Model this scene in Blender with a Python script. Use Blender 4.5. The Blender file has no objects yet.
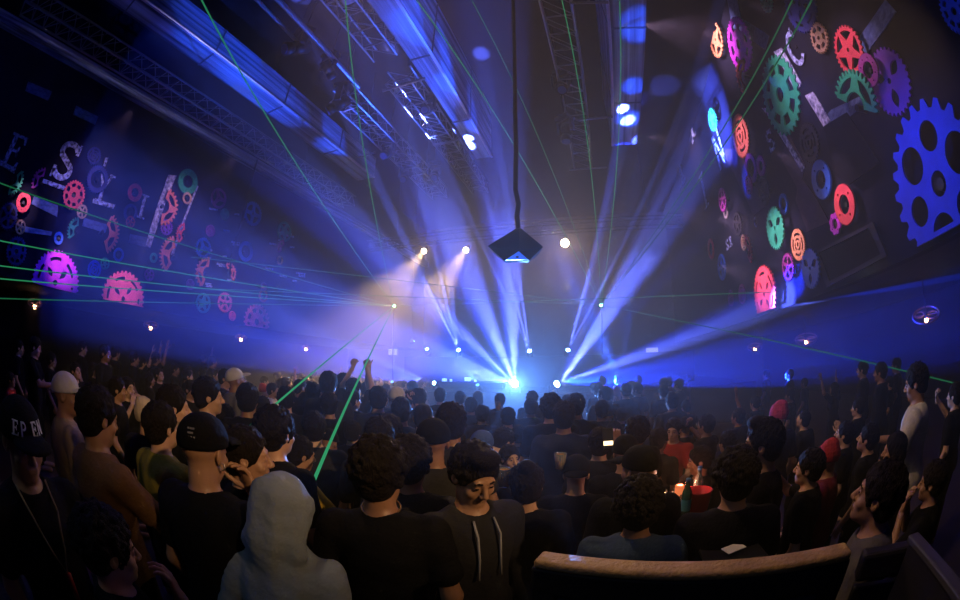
import bpy, bmesh, math, random
import numpy as np
from mathutils import Vector, Matrix, Euler

random.seed(7)
rng = np.random.default_rng(7)
SC = bpy.context.scene
COL = SC.collection
PI = math.pi

# ------------------------------------------------------------------ camera (a full-frame fisheye, as the photograph's)
F = 400.0                                   # focal length in pixels of a 960-wide frame
YAW = math.radians(16.5)
PITCH = 2 * math.asin(66 / (2 * F))
CAM = Vector((0, 0, 2.05))
FW = Vector((-math.sin(YAW) * math.cos(PITCH), math.cos(YAW) * math.cos(PITCH), math.sin(PITCH)))
RT = Vector((math.cos(YAW), math.sin(YAW), 0))
UP = RT.cross(FW)


def ray(px, py):
    x, z = px - 480, 300 - py
    r = math.hypot(x, z)
    if r < 1e-6:
        return FW.copy()
    t = 2 * math.asin(min(1, r / (2 * F)))
    return FW * math.cos(t) + (RT * x + UP * z) / r * math.sin(t)


def proj(p):
    d = (Vector(p) - CAM).normalized()
    t = math.acos(max(-1, min(1, d.dot(FW))))
    x, z = d.dot(RT), d.dot(UP)
    h = max(math.hypot(x, z), 1e-9)
    r = 2 * F * math.sin(t / 2)
    return 480 + r * x / h, 300 - r * z / h


def onx(px, py, X):
    d = ray(px, py)
    return CAM + d * (X / d.x)


def ony(px, py, Y):
    d = ray(px, py)
    return CAM + d * (Y / d.y)


def onz(px, py, Z):
    d = ray(px, py)
    return CAM + d * ((Z - CAM.z) / d.z)


def at(px, py, dist):
    return CAM + ray(px, py) * dist


cd = bpy.data.cameras.new('camera')
cam = bpy.data.objects.new('camera', cd)
COL.objects.link(cam)
M = Matrix((RT, UP, -FW)).transposed().to_4x4()
M.translation = CAM
cam.matrix_world = M
cd.type = 'PANO'
cd.panorama_type = 'FISHEYE_EQUISOLID'
cd.sensor_width = 36
cd.fisheye_lens = 15.0
cd.fisheye_fov = math.radians(220)
cd.clip_end = 200
cd.clip_start = 0.02
SC.camera = cam

# ------------------------------------------------------------------ materials
MATS = {}


def mat(name, col, rough=0.6, metal=0.0, noise=None, bump=None, emit=None, spec=0.25, stretch=(1, 1, 1), noise_scale=8.0, sheen=0.0):
    """Principled material; noise = second colour mixed in by a noise texture, bump = (scale, strength)."""
    if name in MATS:
        return MATS[name]
    m = bpy.data.materials.new(name)
    m.use_nodes = True
    nt = m.node_tree
    b = nt.nodes['Principled BSDF']
    b.inputs['Base Color'].default_value = (*col, 1)
    b.inputs['Roughness'].default_value = rough
    b.inputs['Metallic'].default_value = metal
    b.inputs['Specular IOR Level'].default_value = spec
    if sheen:
        b.inputs['Sheen Weight'].default_value = sheen
    if noise is not None or bump is not None:
        tc = nt.nodes.new('ShaderNodeTexCoord')
        mp = nt.nodes.new('ShaderNodeMapping')
        mp.inputs['Scale'].default_value = stretch
        nt.links.new(tc.outputs['Object'], mp.inputs['Vector'])
    if noise is not None:
        n = nt.nodes.new('ShaderNodeTexNoise')
        n.inputs['Scale'].default_value = noise_scale
        n.inputs['Detail'].default_value = 5
        nt.links.new(mp.outputs[0], n.inputs['Vector'])
        r = nt.nodes.new('ShaderNodeValToRGB')
        r.color_ramp.elements[0].position = 0.35
        r.color_ramp.elements[1].position = 0.65
        r.color_ramp.elements[0].color = (*col, 1)
        r.color_ramp.elements[1].color = (*noise, 1)
        nt.links.new(n.outputs['Fac'], r.inputs['Fac'])
        nt.links.new(r.outputs['Color'], b.inputs['Base Color'])
    if bump is not None:
        n2 = nt.nodes.new('ShaderNodeTexNoise')
        n2.inputs['Scale'].default_value = bump[0]
        n2.inputs['Detail'].default_value = 4
        nt.links.new(mp.outputs[0], n2.inputs['Vector'])
        bp = nt.nodes.new('ShaderNodeBump')
        bp.inputs['Strength'].default_value = bump[1]
        bp.inputs['Distance'].default_value = 0.02
        nt.links.new(n2.outputs['Fac'], bp.inputs['Height'])
        nt.links.new(bp.outputs['Normal'], b.inputs['Normal'])
    if emit is not None:
        b.inputs['Emission Color'].default_value = (*emit[0], 1)
        b.inputs['Emission Strength'].default_value = emit[1]
        m.cycles.emission_sampling = 'NONE'
    MATS[name] = m
    return m


m_black = mat('black_metal', (0.015, 0.015, 0.018), 0.45, 0.3, bump=(40, 0.05))
m_wall = mat('dark_wall', (0.006, 0.007, 0.016), 0.85, spec=0.08, noise=(0.012, 0.012, 0.024), noise_scale=0.8, bump=(6, 0.15))
m_ceil = mat('black_ceiling', (0.006, 0.006, 0.009), 0.95, spec=0.05, noise=(0.010, 0.010, 0.013), noise_scale=1.5)
m_floor = mat('club_floor', (0.02, 0.018, 0.02), 0.4, noise=(0.03, 0.026, 0.026), noise_scale=2)
m_steel = mat('truss_steel', (0.28, 0.28, 0.31), 0.35, 0.8, bump=(60, 0.03))
m_soffit = mat('dark_soffit', (0.012, 0.012, 0.016), 0.85, noise=(0.018, 0.018, 0.022), noise_scale=2)
m_lens_blue = mat('blue_lamp_lens', (0.1, 0.2, 0.6), 0.1, emit=((0.25, 0.55, 1.0), 60))
m_lens_warm = mat('warm_lamp_lens', (0.6, 0.5, 0.3), 0.1, emit=((1.0, 0.72, 0.36), 160))
m_lens_green = mat('green_laser_lens', (0.1, 0.6, 0.3), 0.1, emit=((0.25, 1.0, 0.35), 60))
m_bulb = mat('warm_bulb', (0.6, 0.4, 0.2), 0.2, emit=((1.0, 0.5, 0.22), 22))


# ------------------------------------------------------------------ object helpers
def put(o, parent=None):
    COL.objects.link(o)
    if parent is not None:
        o.parent = parent
    return o


def tag(o, label=None, cat=None, group=None, kind=None):
    if label:
        o['label'] = label
    if cat:
        o['category'] = cat
    if group:
        o['group'] = group
    if kind:
        o['kind'] = kind
    return o


def empty(name, loc, rz=0.0, label=None, cat=None, group=None, rot=None):
    o = bpy.data.objects.new(name, None)
    o.empty_display_size = 0.2
    put(o)
    o.location = loc
    o.rotation_euler = rot if rot is not None else (0, 0, rz)
    return tag(o, label, cat, group)


def from_bm(name, bm, m, parent=None, smooth=False):
    me = bpy.data.meshes.new(name)
    bmesh.ops.recalc_face_normals(bm, faces=bm.faces[:])
    bm.to_mesh(me)
    bm.free()
    me.materials.append(m)
    if smooth:
        me.shade_smooth()
    return put(bpy.data.objects.new(name, me), parent)


def b_box(bm, c, s, rot=None, bevel=0.0):
    r = bmesh.ops.create_cube(bm, size=1)
    vs = r['verts']
    bmesh.ops.scale(bm, vec=Vector(s), verts=vs)
    if bevel:
        es = list({e for v in vs for e in v.link_edges})
        rr = bmesh.ops.bevel(bm, geom=es, offset=bevel, segments=2, affect='EDGES', profile=0.5)
        vs = list({v for f in rr['faces'] for v in f.verts} | {v for v in vs if v.is_valid})
    if rot is not None:
        bmesh.ops.rotate(bm, cent=(0, 0, 0), matrix=rot, verts=vs)
    bmesh.ops.translate(bm, vec=Vector(c), verts=vs)
    return vs


def b_cyl(bm, p0, p1, r0, r1=None, seg=12, caps=True):
    p0, p1 = Vector(p0), Vector(p1)
    r1 = r0 if r1 is None else r1
    d = p1 - p0
    r = bmesh.ops.create_cone(bm, cap_ends=caps, segments=seg, radius1=r0, radius2=r1, depth=d.length)
    q = d.to_track_quat('Z', 'Y').to_matrix()
    bmesh.ops.rotate(bm, cent=(0, 0, 0), matrix=q, verts=r['verts'])
    bmesh.ops.translate(bm, vec=(p0 + p1) / 2, verts=r['verts'])
    return r['verts']


def b_sph(bm, c, r, seg=16):
    rr = bmesh.ops.create_uvsphere(bm, u_segments=seg, v_segments=max(6, seg // 2), radius=1)
    s = Vector((r, r, r)) if not hasattr(r, '__len__') else Vector(r)
    bmesh.ops.scale(bm, vec=s, verts=rr['verts'])
    bmesh.ops.translate(bm, vec=Vector(c), verts=rr['verts'])
    return rr['verts']


def b_tube(bm, pts, r, seg=8):
    pts = [Vector(p) for p in pts]
    rings = []
    for i, p in enumerate(pts):
        d = (pts[min(i + 1, len(pts) - 1)] - pts[max(i - 1, 0)]).normalized()
        a = d.orthogonal().normalized() if i == 0 else (a - d * a.dot(d)).normalized()
        b = d.cross(a)
        rr = r[i] if hasattr(r, '__len__') else r
        rings.append([bm.verts.new(p + (a * math.cos(2 * PI * k / seg) + b * math.sin(2 * PI * k / seg)) * rr) for k in range(seg)])
    for i in range(len(rings) - 1):
        for k in range(seg):
            bm.faces.new((rings[i][k], rings[i][(k + 1) % seg], rings[i + 1][(k + 1) % seg], rings[i + 1][k]))
    bm.faces.new(rings[0][::-1])
    bm.faces.new(rings[-1])


def b_lathe(bm, prof, seg=24, c=(0, 0, 0)):
    rings = []
    for r, z in prof:
        rings.append([bm.verts.new((c[0] + r * math.cos(2 * PI * k / seg), c[1] + r * math.sin(2 * PI * k / seg), c[2] + z)) for k in range(seg)])
    for i in range(len(rings) - 1):
        for k in range(seg):
            bm.faces.new((rings[i][k], rings[i][(k + 1) % seg], rings[i + 1][(k + 1) % seg], rings[i + 1][k]))
    bm.faces.new(rings[0][::-1])
    bm.faces.new(rings[-1])


def b_torus(bm, c, R, r, seg=32, s2=8, mat3=None):
    rings = []
    for i in range(seg):
        a = 2 * PI * i / seg
        ring = []
        for j in range(s2):
            b = 2 * PI * j / s2
            v = Vector(((R + r * math.cos(b)) * math.cos(a), (R + r * math.cos(b)) * math.sin(a), r * math.sin(b)))
            if mat3 is not None:
                v = mat3 @ v
            ring.append(bm.verts.new(v + Vector(c)))
        rings.append(ring)
    for i in range(seg):
        for j in range(s2):
            bm.faces.new((rings[i][j], rings[(i + 1) % seg][j], rings[(i + 1) % seg][(j + 1) % s2], rings[i][(j + 1) % s2]))


def struct(name, c, s, m):
    bm = bmesh.new()
    b_box(bm, c, s)
    return tag(from_bm(name, bm, m), kind='structure')


# ------------------------------------------------------------------ the room
XL, XR, YB, YF = -11.0, 5.0, -5.0, 24.0
ZC, ZS = 11.3, 3.1                      # ceiling, underside of the balconies
struct('floor', (-3.2, 9.5, -0.1), (30, 29.4, 0.2), m_floor)
struct('ceiling', (-3.2, 9.5, ZC + 0.1), (30, 29.4, 0.2), m_ceil)
struct('wall_left', (XL - 0.15, 9.5, (ZS + ZC) / 2), (0.3, 29.2, ZC - ZS), m_wall)
struct('wall_right', (XR + 0.15, 9.5, (ZS + ZC) / 2), (0.3, 29.2, ZC - ZS), m_wall)
struct('wall_far', (-3.2, YF + 0.15, ZC / 2), (30, 0.3, ZC), m_wall)
struct('wall_near', (-3.2, YB - 0.15, ZC / 2), (30, 0.3, ZC), m_wall)
struct('soffit_left', (-14.2, 9.5, ZS + 0.1), (5.8, 29.2, 0.2), m_soffit)
struct('soffit_right', (8.2, 9.5, ZS + 0.1), (5.8, 29.2, 0.2), m_soffit)
struct('wall_left_outer', (-17.2, 9.5, ZS / 2), (0.2, 29.2, ZS), m_wall)
struct('wall_right_outer', (11.2, 9.5, ZS / 2), (0.2, 29.2, ZS), m_wall)
struct('trim_left', (XL + 0.14, 9.5, 8.82), (0.26, 29.2, 0.34), mat('ledge_light_streaks', (0.05, 0.05, 0.075), 0.5, noise=(0.5, 0.5, 0.6), noise_scale=1.2, stretch=(6, 0.35, 9)))  # pale streaks in the colour stand for light projected along the ledge
struct('floor_stage', (-2.2, 17.9, 0.6), (15, 11.6, 1.2), m_black)
struct('floor_stage_riser', (-2.0, 18.5, 1.8), (12.0, 6.0, 1.2), m_black)

# deep boxed ducts hanging under the ceiling
m_slab = mat('duct_light_streaks', (0.05, 0.06, 0.10), 0.5, 0.1, noise=(0.5, 0.55, 0.75), noise_scale=1.0, stretch=(7.0, 0.16, 7.0), spec=0.3)  # streaks of light on the ducts painted in as stretched pale noise
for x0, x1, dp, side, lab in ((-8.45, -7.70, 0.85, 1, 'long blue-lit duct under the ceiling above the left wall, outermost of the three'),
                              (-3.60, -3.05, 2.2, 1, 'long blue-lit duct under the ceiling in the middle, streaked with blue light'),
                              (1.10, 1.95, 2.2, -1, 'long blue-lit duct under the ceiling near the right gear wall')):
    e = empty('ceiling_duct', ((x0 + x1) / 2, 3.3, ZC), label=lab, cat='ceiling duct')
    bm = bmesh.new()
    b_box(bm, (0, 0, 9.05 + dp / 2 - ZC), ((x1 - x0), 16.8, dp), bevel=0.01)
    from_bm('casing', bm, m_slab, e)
    if dp < 2:
        for yy in (-7.5, -2.5, 2.5, 7.5):
            bm = bmesh.new()
            b_cyl(bm, (0, yy, 9.05 + dp - ZC), (0, yy, 0), 0.02, seg=8)
            from_bm('hanger_rod', bm, m_black, e)
    bm = bmesh.new()
    b_box(bm, (side * ((x1 - x0) / 2 + 0.0), 0, 9.05 - ZC), (0.07, 16.84, 0.05), bevel=0.008)
    from_bm('edge_rail', bm, mat('duct_rail', (0.75, 0.70, 0.85), 0.4, 0.2), e)
    for yy in (-6, -3, 0, 3, 6):
        bm = bmesh.new()
        b_box(bm, (0, yy, 9.05 + dp / 2 - ZC), ((x1 - x0) + 0.03, 0.05, dp + 0.03))
        from_bm('joint_band', bm, mat('duct_band', (0.10, 0.11, 0.15), 0.5, 0.3), e)


# ------------------------------------------------------------------ flat shapes with holes, extruded
def flat(name, polys, thick, m, frame, origin, parent=None, bevel=0.0):
    """polys: list of closed 2D loops (even-odd fill); frame: (u axis, v axis, n axis)."""
    cu = bpy.data.curves.new(name, 'CURVE')
    cu.dimensions = '2D'
    cu.fill_mode = 'BOTH'
    cu.extrude = thick / 2
    cu.bevel_depth = bevel
    for pts in polys:
        sp = cu.splines.new('POLY')
        sp.points.add(len(pts) - 1)
        for i, (u, v) in enumerate(pts):
            sp.points[i].co = (u, v, 0, 1)
        sp.use_cyclic_u = True
    tmp = bpy.data.objects.new('tmp_shape', cu)
    me = bpy.data.meshes.new_from_object(tmp)
    bpy.data.objects.remove(tmp)
    bpy.data.curves.remove(cu)
    me.name = name
    me.materials.clear()
    me.materials.append(m)
    o = bpy.data.objects.new(name, me)
    put(o, parent)
    R = Matrix(frame).transposed().to_4x4()
    R.translation = Vector(origin)
    o.matrix_world = R
    return o


FR_L = (Vector((0, 1, 0)), Vector((0, 0, 1)), Vector((1, 0, 0)))
FR_R = (Vector((0, -1, 0)), Vector((0, 0, 1)), Vector((-1, 0, 0)))


def circ(r, n=40, c=(0, 0)):
    return [(c[0] + r * math.cos(2 * PI * k / n), c[1] + r * math.sin(2 * PI * k / n)) for k in range(n)]


def sector(r0, r1, a0, a1, n=10):
    a = [a0 + (a1 - a0) * k / n for k in range(n + 1)]
    return [(r1 * math.cos(t), r1 * math.sin(t)) for t in a] + [(r0 * math.cos(t), r0 * math.sin(t)) for t in reversed(a)]


def teeth(n, depth, a0=0.0, a1=2 * PI, square=True):
    pts = []
    full = abs(a1 - a0 - 2 * PI) < 1e-6
    st = (a1 - a0) / n
    for k in range(n):
        t = a0 + st * k
        for f, r in ((0.0, 1 - depth), (0.22, 1.0), (0.5, 1.0), (0.72, 1 - depth)):
            pts.append(((r) * math.cos(t + st * f), r * math.sin(t + st * f)))
    if not full:
        pts.append(((1 - depth) * math.cos(a1), (1 - depth) * math.sin(a1)))
    return pts


def leaf(r0, r1, am, w, n=8):
    """a pointed leaf-shaped window lying along radius direction am"""
    out = []
    for s in (1, -1):
        seq = range(n + 1) if s == 1 else range(n - 1, 0, -1)
        for k in seq:
            f = k / n
            r = r0 + (r1 - r0) * f
            h = s * w * math.sin(PI * f)
            out.append((r * math.cos(am) - h * math.sin(am), r * math.sin(am) + h * math.cos(am)))
    return out


def gear_polys(style, n, rot=0.0, spread=150):
    d = min(0.13, 2.6 / max(n, 8))
    ri = 1 - d
    if style == 'crescent':
        a = math.radians(spread) / 2
        P = teeth(n, d, -a, a) + [(0.40 * math.cos(t), 0.40 * math.sin(t)) for t in [a - 2 * a * k / 12 for k in range(13)]]
        polys = [P]
        for s in (-1, 1):
            polys.append(leaf_arc(0.52, ri - 0.1, s * a * 0.5 - a * 0.38, s * a * 0.5 + a * 0.38))
    elif style == 'plain':
        polys = [circ(1.0), circ(0.58)]
    else:
        polys = [teeth(n, d)]
        if style == 'ring':
            polys.append(circ(0.5))
            polys += [circ(0.055, 10, (0.72 * math.cos(t), 0.72 * math.sin(t))) for t in [2 * PI * k / 8 for k in range(8)]]
        elif style == 'ring4':
            polys.append(circ(0.48))
            polys += [circ(0.075, 12, (0.7 * math.cos(t), 0.7 * math.sin(t))) for t in [2 * PI * k / 4 + .5 for k in range(4)]]
        elif style == 'hoop':
            polys.append(circ(0.62))
        elif style == 'star':
            polys.append(circ(0.09, 14))
            R0 = ri - 0.13
            for k in range(5):
                t0 = 2 * PI * k / 5 + math.radians(7)
                t1 = 2 * PI * (k + 1) / 5 - math.radians(7)
                arc = [(R0 * math.cos(t0 + (t1 - t0) * j / 8), R0 * math.sin(t0 + (t1 - t0) * j / 8)) for j in range(9)]
                tm = (t0 + t1) / 2
                polys.append(arc + [(0.37 * math.cos(tm), 0.37 * math.sin(tm))])
        elif style.startswith('spoke'):
            k_ = int(style[5:] or 5)
            polys.append(circ(0.1, 14))
            st = 2 * PI / k_
            for k in range(k_):
                g = 0.16
                polys.append(sector_round(0.30, ri - 0.15, k * st + g / 0.45 * .5, (k + 1) * st - g / 0.45 * .5))
        elif style == 'wheel':
            polys.append(circ(0.14, 14))
            for k in range(6):
                st = 2 * PI / 6
                polys.append(sector(0.45, ri - 0.15, k * st + 0.17, (k + 1) * st - 0.17, 6))
        elif style == 'arcs':
            polys.append(circ(0.09, 14))
            for k in range(6):
                st = 2 * PI / 6
                polys.append(sector(0.68, 0.78, k * st + 0.2, (k + 1) * st - 0.2, 8))
            for k in range(4):
                polys.append(leaf(0.22, 0.58, 2 * PI * k / 4 + .6, 0.085))
        elif style == 'rings':
            polys.append(circ(0.13, 14))
            for r0, r1, k_ in ((0.28, 0.40, 3), (0.58, 0.72, 4)):
                for k in range(k_):
                    st = 2 * PI / k_
                    polys.append(sector(r0, r1, k * st + 0.22 + r0, (k + 1) * st - 0.22 + r0, 10))
        elif style == 'windows':
            polys.append(circ(0.19, 20))
            for k in range(8):
                st = 2 * PI / 8
                polys.append(sector(0.52, 0.76, k * st + 0.14, (k + 1) * st - 0.14, 6))
        elif style == 'leaves':
            polys.append(circ(0.09, 14))
            for k in range(3):
                polys.append(leaf(0.22, 0.80, 2 * PI * k / 3 + .3, 0.17))
        elif style == 'holes':
            polys.append(circ(0.15, 24))
            for k in range(6):
                t = 2 * PI * k / 6 + 0.28
                rr = 0.185 if k % 2 else 0.235
                polys.append(circ(rr, 32, (0.56 * math.cos(t), 0.56 * math.sin(t))))
    c, s = math.cos(rot), math.sin(rot)
    return [[(u * c - v * s, u * s + v * c) for u, v in P] for P in polys]


def sector_round(r0, r1, a0, a1):
    am = (a0 + a1) / 2
    top = [(r1 * math.cos(a0 + (a1 - a0) * k / 8), r1 * math.sin(a0 + (a1 - a0) * k / 8)) for k in range(9)]
    return top + [(r0 * math.cos(am + 0.25), r0 * math.sin(am + 0.25)), (r0 * math.cos(am - 0.25), r0 * math.sin(am - 0.25))]


def leaf_arc(r0, r1, a0, a1, n=10):
    out = [(r1 * math.cos(a0 + (a1 - a0) * k / n), r1 * math.sin(a0 + (a1 - a0) * k / n)) for k in range(n + 1)]
    am = (a0 + a1) / 2
    out += [(r0 * math.cos(am + (a1 - am) * 0.55), r0 * math.sin(am + (a1 - am) * 0.55)), (r0 * math.cos(am - (a1 - am) * 0.55), r0 * math.sin(am - (a1 - am) * 0.55))]
    return out


def clip_poly(P, vmin):
    out = []
    for i in range(len(P)):
        (u0, v0), (u1, v1) = P[i - 1], P[i]
        if (v0 >= vmin) != (v1 >= vmin):
            f = (vmin - v0) / (v1 - v0)
            out.append((u0 + (u1 - u0) * f, vmin))
        if v1 >= vmin:
            out.append((u1, v1))
    return out


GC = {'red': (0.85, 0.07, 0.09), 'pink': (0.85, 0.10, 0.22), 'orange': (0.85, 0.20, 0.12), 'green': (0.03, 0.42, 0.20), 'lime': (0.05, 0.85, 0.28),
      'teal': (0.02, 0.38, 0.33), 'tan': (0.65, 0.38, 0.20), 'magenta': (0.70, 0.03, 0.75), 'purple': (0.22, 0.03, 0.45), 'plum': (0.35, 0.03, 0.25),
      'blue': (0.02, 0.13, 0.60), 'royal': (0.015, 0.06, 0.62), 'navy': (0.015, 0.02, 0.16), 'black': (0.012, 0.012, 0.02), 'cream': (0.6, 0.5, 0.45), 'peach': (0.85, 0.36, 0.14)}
n_gear = 0


def gear(side, px, py, rpx, colour, style, n, label, rot=0.0, spread=150, clip=False):
    global n_gear
    X, fr = (XL, FR_L) if side == 'L' else (XR, FR_R)
    c = onx(px, py, X)
    a = proj(c + Vector((0, 0, 0.25)))
    b = proj(c - Vector((0, 0, 0.25)))
    R = rpx / math.hypot(a[0] - b[0], a[1] - b[1]) * 0.5
    polys = [[(u * R, v * R) for u, v in P] for P in gear_polys(style, n, math.radians(rot), spread)]
    if clip or c.z - R < ZS + 0.02:
        v0 = ZS + 0.02 - c.z
        outp = [clip_poly(polys[0], v0)]
        for P in polys[1:]:
            Q = clip_poly(P, v0 + 0.06 * R)
            if len(Q) > 2:
                outp.append(Q)
        polys = outp
    sgn = 1 if side == 'L' else -1
    off = 0.05 + 0.055 * (n_gear % 5)
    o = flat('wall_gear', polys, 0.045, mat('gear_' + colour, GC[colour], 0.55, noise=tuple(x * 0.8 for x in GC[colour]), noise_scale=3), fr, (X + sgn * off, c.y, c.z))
    tag(o, label, 'wall gear', 'painted gears on the left wall' if side == 'L' else 'painted gears on the right wall')
    bm = bmesh.new()
    b_cyl(bm, (0, 0, -off + 0.003), (0, 0, -0.02), 0.03 + R * 0.05, seg=10)
    from_bm('added_mount', bm, m_black, o)  # standoff added as a support between the gear and the wall
    n_gear += 1
    return o


LG = [  # px, py, radius px, colour, style, teeth, label, rotation, spread
    (55, 283, 33, 'magenta', 'arcs', 40, 'largest magenta half gear standing on the bottom edge of the left wall', 10, 0),
    (122, 299, 28, 'pink', 'arcs', 32, 'large pinkish red half gear on the bottom edge, beside the magenta half gear', 20, 0),
    (23, 204, 10.5, 'red', 'ring', 60, 'bright red ring with bolt holes under the white letter E', 0, 0),
    (20, 229, 7.5, 'tan', 'spoke5', 28, 'small tan spoked gear below the bright red ring', 12, 0),
    (80, 214, 7, 'tan', 'spoke5', 26, 'small tan spoked gear on top of the curved green gear piece', 0, 0),
    (78, 232, 15, 'green', 'crescent', 9, 'curved bright green gear piece above the magenta half gear', 165, 120),
    (58, 239, 6.5, 'blue', 'ring', 40, 'small light blue ring at the end of a blue plank above the magenta gear', 0, 0),
    (93, 270, 9, 'royal', 'rings', 40, 'violet blue ringed disc wedged between the magenta and the red half gears', 0, 0),
    (103, 264.5, 6, 'green', 'spoke5', 24, 'small green spoked gear touching the top of the big red half gear', 0, 0),
    (12, 182, 16, 'green', 'crescent', 10, 'curved green gear piece at the foot of the white letter E', -20, 140),
    (42, 183, 15, 'plum', 'crescent', 8, 'dark red sickle gear piece between the letters E and S', 160, 130),
    (73, 196, 15, 'red', 'windows', 26, 'dark red gear with windows just right of the foot of letter S', 0, 0),
    (133, 194, 9, 'red', 'ring', 40, 'dull red ring with bolt holes right of the letter Y', 0, 0),
    (128, 223.5, 6, 'red', 'spoke5', 22, 'small red spoked gear beside the two-windowed orange gear piece', 0, 0),
    (100, 234, 22, 'orange', 'crescent', 12, 'big orange gear piece with two leaf windows above the red half gear', 5, 130),
    (187, 182, 12.5, 'green', 'ring', 60, 'green ring with bolt holes at the top end of the projected white vertical strip', 0, 0),
    (185.5, 199, 6, 'tan', 'hoop', 24, 'small tan ring hanging under the green bolt-hole ring', 0, 0),
    (161, 207, 19, 'orange', 'crescent', 12, 'orange gear piece with windows between the projected white strip and the white line', 0, 170),
    (182, 236, 12, 'red', 'crescent', 9, 'small red arc cut by the thin white line', 175, 130),
    (172, 258, 21, 'orange', 'crescent', 13, 'orange gear piece with two windows at the foot of the thin white line', 175, 130),
    (153, 258, 5, 'green', 'ring4', 24, 'small green gear touching the orange piece at the foot of the white line', 0, 0),
    (148, 275, 6.5, 'plum', 'spoke5', 24, 'dim plum gear just past the red half gear', 0, 0),
    (205, 274, 16, 'orange', 'crescent', 10, 'orange hooked gear piece above the teal star gear', 170, 160),
    (187, 285, 5.5, 'plum', 'rings', 24, 'small plum ringed gear above and beside the teal star gear', 0, 0),
    (199, 303.5, 10, 'teal', 'star', 28, 'teal gear with a five-pointed star low on the wall', 12, 0),
    (224, 302.5, 10, 'pink', 'spoke5', 26, 'pink spoked gear next to the teal star gear', 18, 0),
    (230.5, 316, 5, 'pink', 'rings', 20, 'tiny pink gear under the pink spoked gear', 0, 0),
    (254, 322, 18, 'pink', 'windows', 24, 'pink half gear nearest the stage on the bottom edge of the left wall', 0, 0),
    (259.5, 296, 6.5, 'red', 'hoop', 24, 'thin red hoop above the pink half gear', 0, 0),
    (259, 287.5, 4.5, 'plum', 'rings', 20, 'tiny plum gear on top of the thin red hoop', 0, 0),
    (228, 273, 10, 'orange', 'crescent', 9, 'small orange hook above the pink spoked gear', 40, 170),
    (217, 199, 10, 'plum', 'spoke3', 30, 'dim plum three-spoked gear high on the wall right of the green ring', 0, 0),
    (222, 215, 5.5, 'green', 'rings', 24, 'small green ringed gear under the dim plum three-spoked gear', 0, 0),
    (207, 232, 6, 'plum', 'windows', 20, 'small plum gear above the dim blue three-holed gear', 0, 0),
    (199, 249, 10, 'blue', 'spoke3', 24, 'dim blue three-holed gear in the middle of the lettered stretch of wall', 0, 0),
    (252, 214, 12, 'blue', 'spoke4', 24, 'dim blue spoked gear just right of the black vertical cable', 0, 0),
    (282.5, 232, 10, 'teal', 'star', 24, 'dim teal star gear farthest along the left wall', 0, 0),
    (243, 252, 10, 'blue', 'hoop', 30, 'dim blue hoop right of the black vertical cable, below the spoked one', 0, 0),
    (276, 261, 4.5, 'tan', 'hoop', 16, 'tiny tan hoop low toward the stage end of the wall', 0, 0),
    (279, 250, 9, 'plum', 'crescent', 8, 'dim red arc above the tiny tan hoop', 160, 120),
    (118, 255, 7, 'blue', 'hoop', 24, 'dim blue oval hoop above the large red half gear', 0, 0),
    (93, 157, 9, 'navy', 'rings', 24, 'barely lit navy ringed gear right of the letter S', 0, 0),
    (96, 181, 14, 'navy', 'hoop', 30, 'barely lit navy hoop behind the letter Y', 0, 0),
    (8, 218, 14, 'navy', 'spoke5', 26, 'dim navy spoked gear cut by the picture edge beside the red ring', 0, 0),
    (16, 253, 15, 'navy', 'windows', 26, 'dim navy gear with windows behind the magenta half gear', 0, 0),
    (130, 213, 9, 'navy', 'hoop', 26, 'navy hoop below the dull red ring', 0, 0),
    (165, 228, 8, 'purple', 'windows', 22, 'dim purple gear behind the foot of the projected white strip', 0, 0),
]
for px, py, r, c_, st_, n_, lab, rot_, sp_ in LG:
    gear('L', px, py, r, c_, st_, n_, lab, rot_, sp_)
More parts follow.
